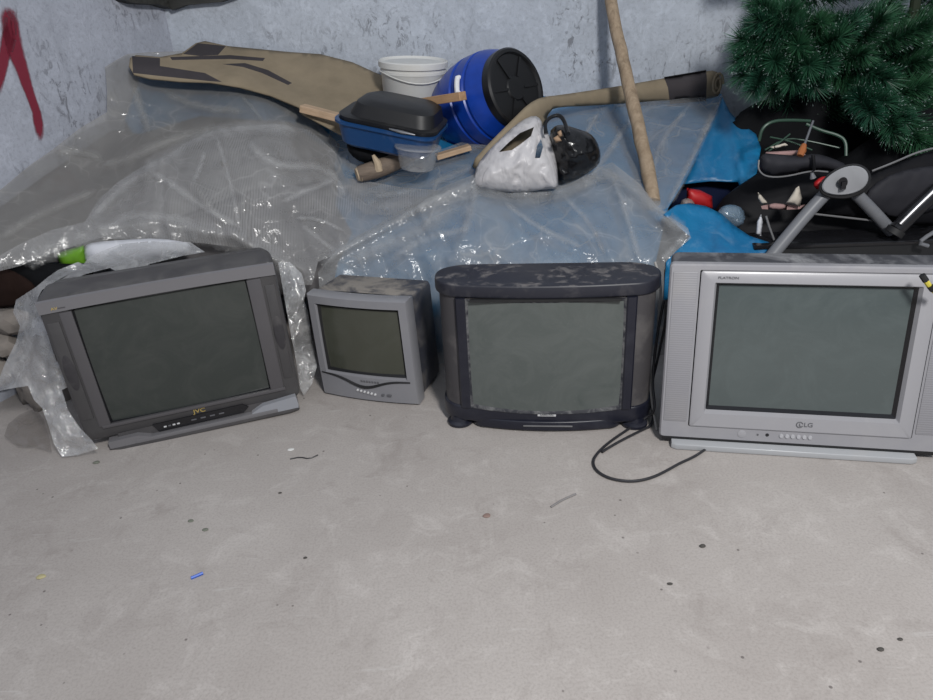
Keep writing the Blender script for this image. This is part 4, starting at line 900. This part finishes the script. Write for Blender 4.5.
hb = rel(plate('hinge', egg(845, 181.5, 24, 13.5, -.30), 2.345, 2.36, MAT['hub'], st)); hb['label'] = 'pale grey oval hinge plate'
k1 = plate('knob', egg(843, 182, 5, 5, 0, 16), 2.325, 2.35, MAT['gblack'], hb)
k1 = plate('knob_lever', [(842, 182), (847, 181), (846, 189), (841, 190)], 2.32, 2.345, MAT['gblack'], hb)
bm = B(); tube(bm, [PY(897, 229, 2.34), PY(918, 208, 2.34), PY(946, 182, 2.34)], .026, 14); s1 = rel(obj('push_tube', bm, MAT['gblack'], st))
bm = B(); tube(bm, [PY(900, 224, 2.318), PY(918, 206, 2.318), PY(940, 185, 2.318)], .008, 10); c1 = obj('chrome_strip', bm, MAT['chrome'], s1)
bm = B(); tube(bm, [PY(893, 234, 2.335), PY(897, 229, 2.335)], .032, 12); rel(obj('joint_cap', bm, MAT['rubber'], st))
YF = TPS([(815, 205, 2.50), (870, 180, 2.48), (933, 150, 2.5), (890, 225, 2.46), (940, 230, 2.46)])
sf = rel(pillow('seat_fabric', [(815, 216), (830, 196), (860, 178), (880, 170), (905, 160), (925, 152), (950, 146), (950, 226), (925, 226), (886, 223), (850, 219)], YF, .05, MAT['fabric'], st, step=5, wr=(.008, 14, .4)))
sp_ = pillow('seat_panel', [(862, 202), (872, 185), (895, 172), (925, 166), (950, 166), (950, 205), (925, 214), (900, 220), (880, 214)], 2.435, .03, MAT['fabric2'], sf, step=4, wr=(.006, 16, .4))
for ln in ([(872, 171, 2.44), (895, 162, 2.44), (915, 153, 2.45), (933, 148, 2.45), (950, 146, 2.45)], [(815, 214, 2.46), (850, 218, 2.43), (886, 222, 2.42)]):
    bm = B(); tube(bm, [PY(*p) for p in ln], .0035, 6, smooth=2); p_ = obj('piping', bm, MAT['pip'], sf)
bb = pillow('bag_flap', [(759, 160), (763, 153), (775, 154), (800, 156), (815, 153), (832, 158), (848, 165), (842, 174), (826, 170), (812, 170), (795, 174), (772, 177), (760, 172)], 2.52, .04, MAT['fabric2'], step=4, wr=(.006, 16, .4)); tag(bb, 'grey padded bag flap with pale piping beside the pushchair hinge', 'bag')
bm = B(); tube(bm, [PY(759, 160, 2.5), PY(758, 170, 2.49), (PY(766, 177, 2.485)), PY(785, 177, 2.48), PY(812, 170.5, 2.48), PY(828, 172, 2.48)], .003, 6, smooth=2); obj('piping', bm, MAT['pip'], bb)
bm = B(); tube(bm, [PY(813, 155, 2.475), PY(814, 165, 2.465), PY(814, 170, 2.47)], .006, 6); obj('strap', bm, MAT['fabric'], bb)
wf = empty('wire_basket', (1.15, 2.75, 0)); O2 = Vector((1.15, 2.75, 0)); tag(wf, 'green wire basket frame standing below the pine tree', 'wire basket')
for nm, ln, r in (('rim', [(759, 141, 2.72), (762, 128, 2.72), (772, 121, 2.72), (790, 120, 2.74), (810, 121, 2.76)], .006), ('rim', [(806, 124, 2.70), (822, 131, 2.68), (838, 135, 2.66), (846, 141, 2.64), (846, 156, 2.62)], .006), ('wire', [(765, 150, 2.72), (785, 138, 2.74), (805, 140, 2.73), (840, 148, 2.68)], .003), ('wire', [(770, 137, 2.72), (790, 141, 2.72), (812, 150, 2.70)], .003), ('wire', [(768, 152, 2.66), (790, 134, 2.70)], .003)):
    bm = B(); tube(bm, [PY(*p) for p in ln], r, 8, smooth=2); obj(nm, bm, MAT['greenwire'], wf).matrix_parent_inverse = Matrix.Translation(-O2)
br = empty('screwdriver', PY(802, 152, 2.52)); O3 = br.location.copy(); tag(br, 'screwdriver with an amber handle standing upright behind the padded flap', 'screwdriver')
bm = B(); tube(bm, [PY(813, 121, 2.60), PY(804, 146, 2.54)], .0045, 8); obj('blade', bm, MAT['chrome'], br).matrix_parent_inverse = Matrix.Translation(-O3)
bm = B(); tube(bm, [PY(804, 145, 2.54), PY(802, 151, 2.52), PY(800, 156, 2.51)], [.009, .014, .011], 10); obj('handle', bm, plain('amber handle', (.30, .10, .03), .35), br).matrix_parent_inverse = Matrix.Translation(-O3)
tag(pillow('papers', [(766, 152), (800, 150), (806, 155), (780, 158), (764, 158)], 2.58, .012, MAT['pinkp'], step=3, smooth=0), 'faded paper stack lying behind the grey padded flap', 'papers')
tag(pillow('paper_strip', [(770, 147), (785, 143), (788, 145), (776, 149)], 2.62, .006, MAT['paper'], step=2, smooth=0), 'thin cream paper strip inside the green wire basket', 'paper')
tag(pillow('card', [(761, 206), (775, 203), (800, 206), (806, 204), (800, 209), (780, 210), (762, 209)], 2.48, .012, MAT['pinkp'], step=3, smooth=0), 'pinkish flat cardboard piece in the clutter below the padded flap', 'cardboard')
tag(pillow('paper_cone', [(786, 203), (796, 188), (799, 186), (802, 198), (800, 207)], 2.46, .02, MAT['paper'], step=3, smooth=0), 'cream curled paper standing on the pinkish cardboard', 'paper')
tag(pillow('paper_scrap', [(758, 192), (762, 196), (768, 203), (762, 205), (758, 199)], 2.5, .008, MAT['paper'], step=2, smooth=0), 'cream paper scrap at the edge of the blue tarpaulin corner', 'paper scrap')
tag(pillow('paper_scrap', [(757, 222), (761, 214), (763, 222), (761, 236), (756, 234)], 2.46, .008, MAT['whitecloth'], step=2, smooth=0), 'white paper scrap hanging in the dark above the lowest blue tarpaulin', 'paper scrap')
bm = B(); tube(bm, [PY(766, 216, 2.44), PY(769, 226, 2.43), PY(774, 240, 2.42)], .004, 6); tag(obj('wire', bm, MAT['pip']), 'bent pale wire beside the white paper scrap', 'wire')
tag(pillow('red_cloth', [(812, 184), (820, 177), (828, 176), (824, 184), (818, 191)], 2.46, .02, MAT['red'], step=3), 'red cloth scrap tucked behind the pushchair hinge', 'cloth')
bm = B(); tube(bm, [PY(812, 173, 2.46), PY(813, 178, 2.46)], [.005, .011], 10); tag(obj('bottle_cap', bm, MAT['tubegrey']), 'small grey cap below the padded flap', 'cap')
# added dark lumps: hold up the clutter and black out the gaps behind
tag(blob('dark_lump', (1.42, 2.74, .28), (.46, .20, .32), MAT['fabric'], amp=.12, seed=3, zmin=0), 'big black lump added as dark backing under the pushchair clutter', 'bag')
tag(blob('dark_lump', (1.92, 2.84, .34), (.44, .24, .42), MAT['darkcloth'], amp=.12, seed=8, zmin=0), 'added charcoal cloth sack behind the pushchair seat', 'backdrop')
tag(blob('cloth_bundle', (1.52, 3.16, .36), (.46, .16, .46), MAT['darkcloth'], amp=.12, seed=6, zmin=0), 'tall charcoal lump added as dark backing at the wall below the pine tree', 'cloth')
bx = empty('trough', (1.45, 2.36, 0), (0, 0, math.radians(-4))); tag(bx, 'black plastic trough lying behind the large silver television', 'trough')
bm = B(); box(bm, -.40, .50, .0, .14, 0, .40, .01); obj('body', bm, MAT['black'], bx)
bm = B(); box(bm, -.41, .51, -.008, .148, .396, .412, .004); obj('rim', bm, MAT['gblack'], bx)
bm = B(); tube(bm, [PY(946, 226, 2.30), PY(930, 234, 2.30), PY(918, 243, 2.30), PY(928, 246, 2.30)], .007, 8, smooth=1); tag(obj('metal_bracket', bm, MAT['tubegrey']), 'bent grey metal bracket lying on the black trough', 'bracket')

# ------------------------------------------------------------------ artificial pine tree
def tuft_mesh(seed, L=.24, n=820):
    rnd = random.Random(seed); bm = B(); lay = bm.verts.layers.float.new('tip')
    for k in range(n):
        t = rnd.random()**.8; p = Vector((.012*math.sin(t*3+seed), .012*math.cos(t*2+seed), t*L))
        a = rnd.uniform(0, 2*math.pi); f = .35+.9*t**2+rnd.uniform(-.1, .3)
        d = Vector((math.cos(a), math.sin(a), f)).normalized(); ln = rnd.uniform(.055, .095)
        s = d.cross(Vector((rnd.uniform(-1, 1), rnd.uniform(-1, 1), rnd.uniform(-1, 1)))).normalized()*.00125
        m = p+d*ln*.5-Vector((0, 0, .003)); e = p+d*ln
        v = [bm.verts.new(p-s*.6), bm.verts.new(p+s*.6), bm.verts.new(m+s), bm.verts.new(m-s), bm.verts.new(e)]
        tp = rnd.uniform(.75, 1.0)
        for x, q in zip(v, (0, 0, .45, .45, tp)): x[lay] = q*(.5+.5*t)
        bm.faces.new((v[0], v[1], v[2], v[3])); bm.faces.new((v[3], v[2], v[4]))
        if t > .25 and rnd.random() < .09:
            z = .0013; u1 = d.orthogonal().normalized(); u2 = d.cross(u1); fr = [bm.verts.new(e+u1*z*a+u2*z*b-d*c*z*2) for a, b, c in ((1, 0, 1), (-.5, .87, 1), (-.5, -.87, 1), (0, 0, -.5), (0, 0, 3.5))]
            for x in fr: x[lay] = 1.0
            for a, b in ((0, 1), (1, 2), (2, 0)): bm.faces.new((fr[a], fr[b], fr[3])); bm.faces.new((fr[b], fr[a], fr[4]))
    base = len(bm.verts)
    tube(bm, [Vector((.012*math.sin(t*3+seed), .012*math.cos(t*2+seed), t*L)) for t in (0, .33, .66, 1)], .004, 5)
    bm.verts.ensure_lookup_table()
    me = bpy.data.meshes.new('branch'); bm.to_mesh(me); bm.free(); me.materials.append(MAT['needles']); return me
TM = [tuft_mesh(s) for s in range(5)]
tr = empty('pine_tree', (2.05, 3.22, 0)); OT = Vector((2.05, 3.22, 0))
tag(tr, 'dark green artificial pine tree bushing out over the clutter in front of the wall', 'tree')
bm = B(); tube(bm, [(2.05, 3.22, 0), (2.0, 3.2, .5), (1.92, 3.16, 1.0), (1.85, 3.12, 1.6)], [.03, .026, .022, .012], 10); obj('trunk', bm, MAT['bark'], tr).matrix_parent_inverse = Matrix.Translation(-OT)
rnd = random.Random(11)
def branch(px, py, Y, dpx, dpy, toward, sc=1.0):
    tip = PY(px, py, Y); d = (CX*dpx-CY*dpy-FW*toward).normalized()
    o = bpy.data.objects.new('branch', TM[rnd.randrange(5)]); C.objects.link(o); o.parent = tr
    q = d.to_track_quat('Z', 'Y') @ Matrix.Rotation(rnd.uniform(0, 6.28), 4, 'Z').to_quaternion()
    o.matrix_local = Matrix.LocRotScale(tip-d*.24*sc-OT, q, Vector((sc, sc, sc)))
cnt = 0
front = [(760, 22, -1, .1, .5), (748, 48, -1, .2, .5), (742, 74, -.8, .5, .5), (775, 60, -.5, .5, .9), (790, 84, -.3, .8, .8), (815, 88, .1, .9, .8), (800, 45, -.3, .3, 1), (830, 62, .1, .5, 1), (822, 20, -.1, .1, 1), (785, 8, -.5, -.2, .8),
         (850, 85, .3, .7, .8), (868, 56, .3, .4, 1), (856, 20, .2, -.1, 1), (885, 78, .5, .6, .8), (890, 118, .3, .5, 1.1), (870, 112, -.4, .5, .9), (905, 100, .6, .2, .9), (915, 128, .7, .5, .8), (895, 138, .1, 1, .7), (925, 90, .7, .1, .8), (900, 40, .3, .1, 1), (928, 60, .5, .2, .9), (930, 20, .5, -.1, .9), (884, 14, .2, -.3, 1),
         (768, 38, -.7, .2, .8), (812, 68, -.1, .6, 1), (842, 40, .1, .2, 1.1), (772, 92, -.5, .9, .4), (752, 92, -.6, .8, .4), (935, 140, .6, .5, .7), (908, 132, .1, .6, 1.2), (886, 126, -.2, .7, 1.0), (926, 148, .2, .8, .9), (860, 100, .1, .9, .7), (738, 60, -1, .3, .2), (742, 36, -1, 0, .3), (755, 6, -.9, -.3, .4)]
for px, py, Yt, dx, dy, tw in ((872, 116, 2.66, -.2, .8, .8), (893, 132, 2.62, .0, .9, .7), (922, 146, 2.60, .3, .9, .6), (908, 118, 2.66, .3, .7, .9), (938, 160, 2.58, .3, 1, .5), (884, 104, 2.70, 0, .6, 1)):
    branch(px, py, Yt, dx, dy, tw, .95); cnt += 1
for px, py, dx, dy, tw in front:
    branch(px, py, rnd.uniform(2.78, 2.98), dx, dy, tw, rnd.uniform(.85, 1.1)); cnt += 1
while cnt < 99:
    px = rnd.uniform(745, 990); py = rnd.uniform(-60, 115)
    if py > 60+ (px-740)*.42 or px < 748 and py > 70: continue
    branch(px, py, rnd.uniform(2.95, 3.18), (px-850)/110+rnd.uniform(-.4, .4), rnd.uniform(-.3, .8), rnd.uniform(.1, 1.0), rnd.uniform(.85, 1.15)); cnt += 1

# ------------------------------------------------------------------ bits on the floor
def bit(name, pts, r, mat, label, cat, group=None, z=None):
    bm = B(); tube(bm, [PZ(a, b, r*.9) for a, b in pts], r, 6, smooth=1 if len(pts) > 2 else 0); return tag(obj(name, bm, mat), label, cat, group)
bit('plastic_bit', [(191, 578), (196, 576), (203, 573)], .004, MAT['bluebit'], 'bright blue plastic bit on the floor in the foreground', 'plastic bit')
bit('pen', [(551, 507), (562, 500), (576, 494)], .003, plain('grey twig', (.2, .19, .19), .6), 'thin grey stick on the floor in front of the navy television', 'stick')
bit('wire', [(290, 459), (300, 457), (309, 459), (318, 455)], .002, MAT['cable'], 'thin dark bent wire on the floor below the small silver television', 'wire')
bm = B()
def chip(px, py, r, mat, label, seed, flat=.35):
    p = PZ(px, py, 0); bm = B(); bmesh.ops.create_icosphere(bm, subdivisions=2, radius=r)
    for v in bm.verts: v.co = Vector((v.co.x*1.4, v.co.y, v.co.z*flat))*(1+.4*noise.noise(v.co*90+Vector((seed, seed*2, 1))))
    o = obj('debris_chip', bm, mat, smooth=False); o.location = p+Vector((0, 0, r*flat*.8)); tag(o, label, 'debris')
g1 = plain('grey green chip', (.15, .16, .13), .8); g2 = plain('dark chip', (.06, .055, .05), .8); g3 = plain('white chip', (.7, .7, .68), .7)
chip(191, 521, .006, g1, 'grey green chip on the floor, upper of two above the blue bit', 1)
chip(206, 530, .006, g1, 'grey green crumb on the floor, lower of two above the blue bit', 2)
chip(291, 450, .008, g3, 'white flake on the floor next to the bent wire', 3, .2)
chip(703, 547, .006, g2, 'dark round pebble alone on the floor below the power cord', 4, .8)
chip(487, 516, .008, plain('rust chip', (.22, .15, .13), .8), 'reddish brown chip on the floor left of the grey stick', 5)
chip(670, 584, .0045, g2, 'dark sliver on the floor below the round pebble', 6)
chip(880, 650, .005, g2, 'dark speck near the lower right corner of the floor', 7, .6)
chip(900, 640, .004, g2, 'tiny dark speck, rightmost on the floor', 8, .6)
chip(97, 463, .008, g1, 'small grey chip on the floor under the dark grey television', 9, .5)
chip(42, 577, .008, plain('yellow chip', (.4, .36, .2), .8), 'yellowish crumb on the floor at the far left', 10)
chip(280, 493, .004, g2, 'tiny dark speck on the floor straight below the bent wire', 11)
chip(305, 558, .004, g2, 'dark splinter on the floor right of the blue bit', 12)
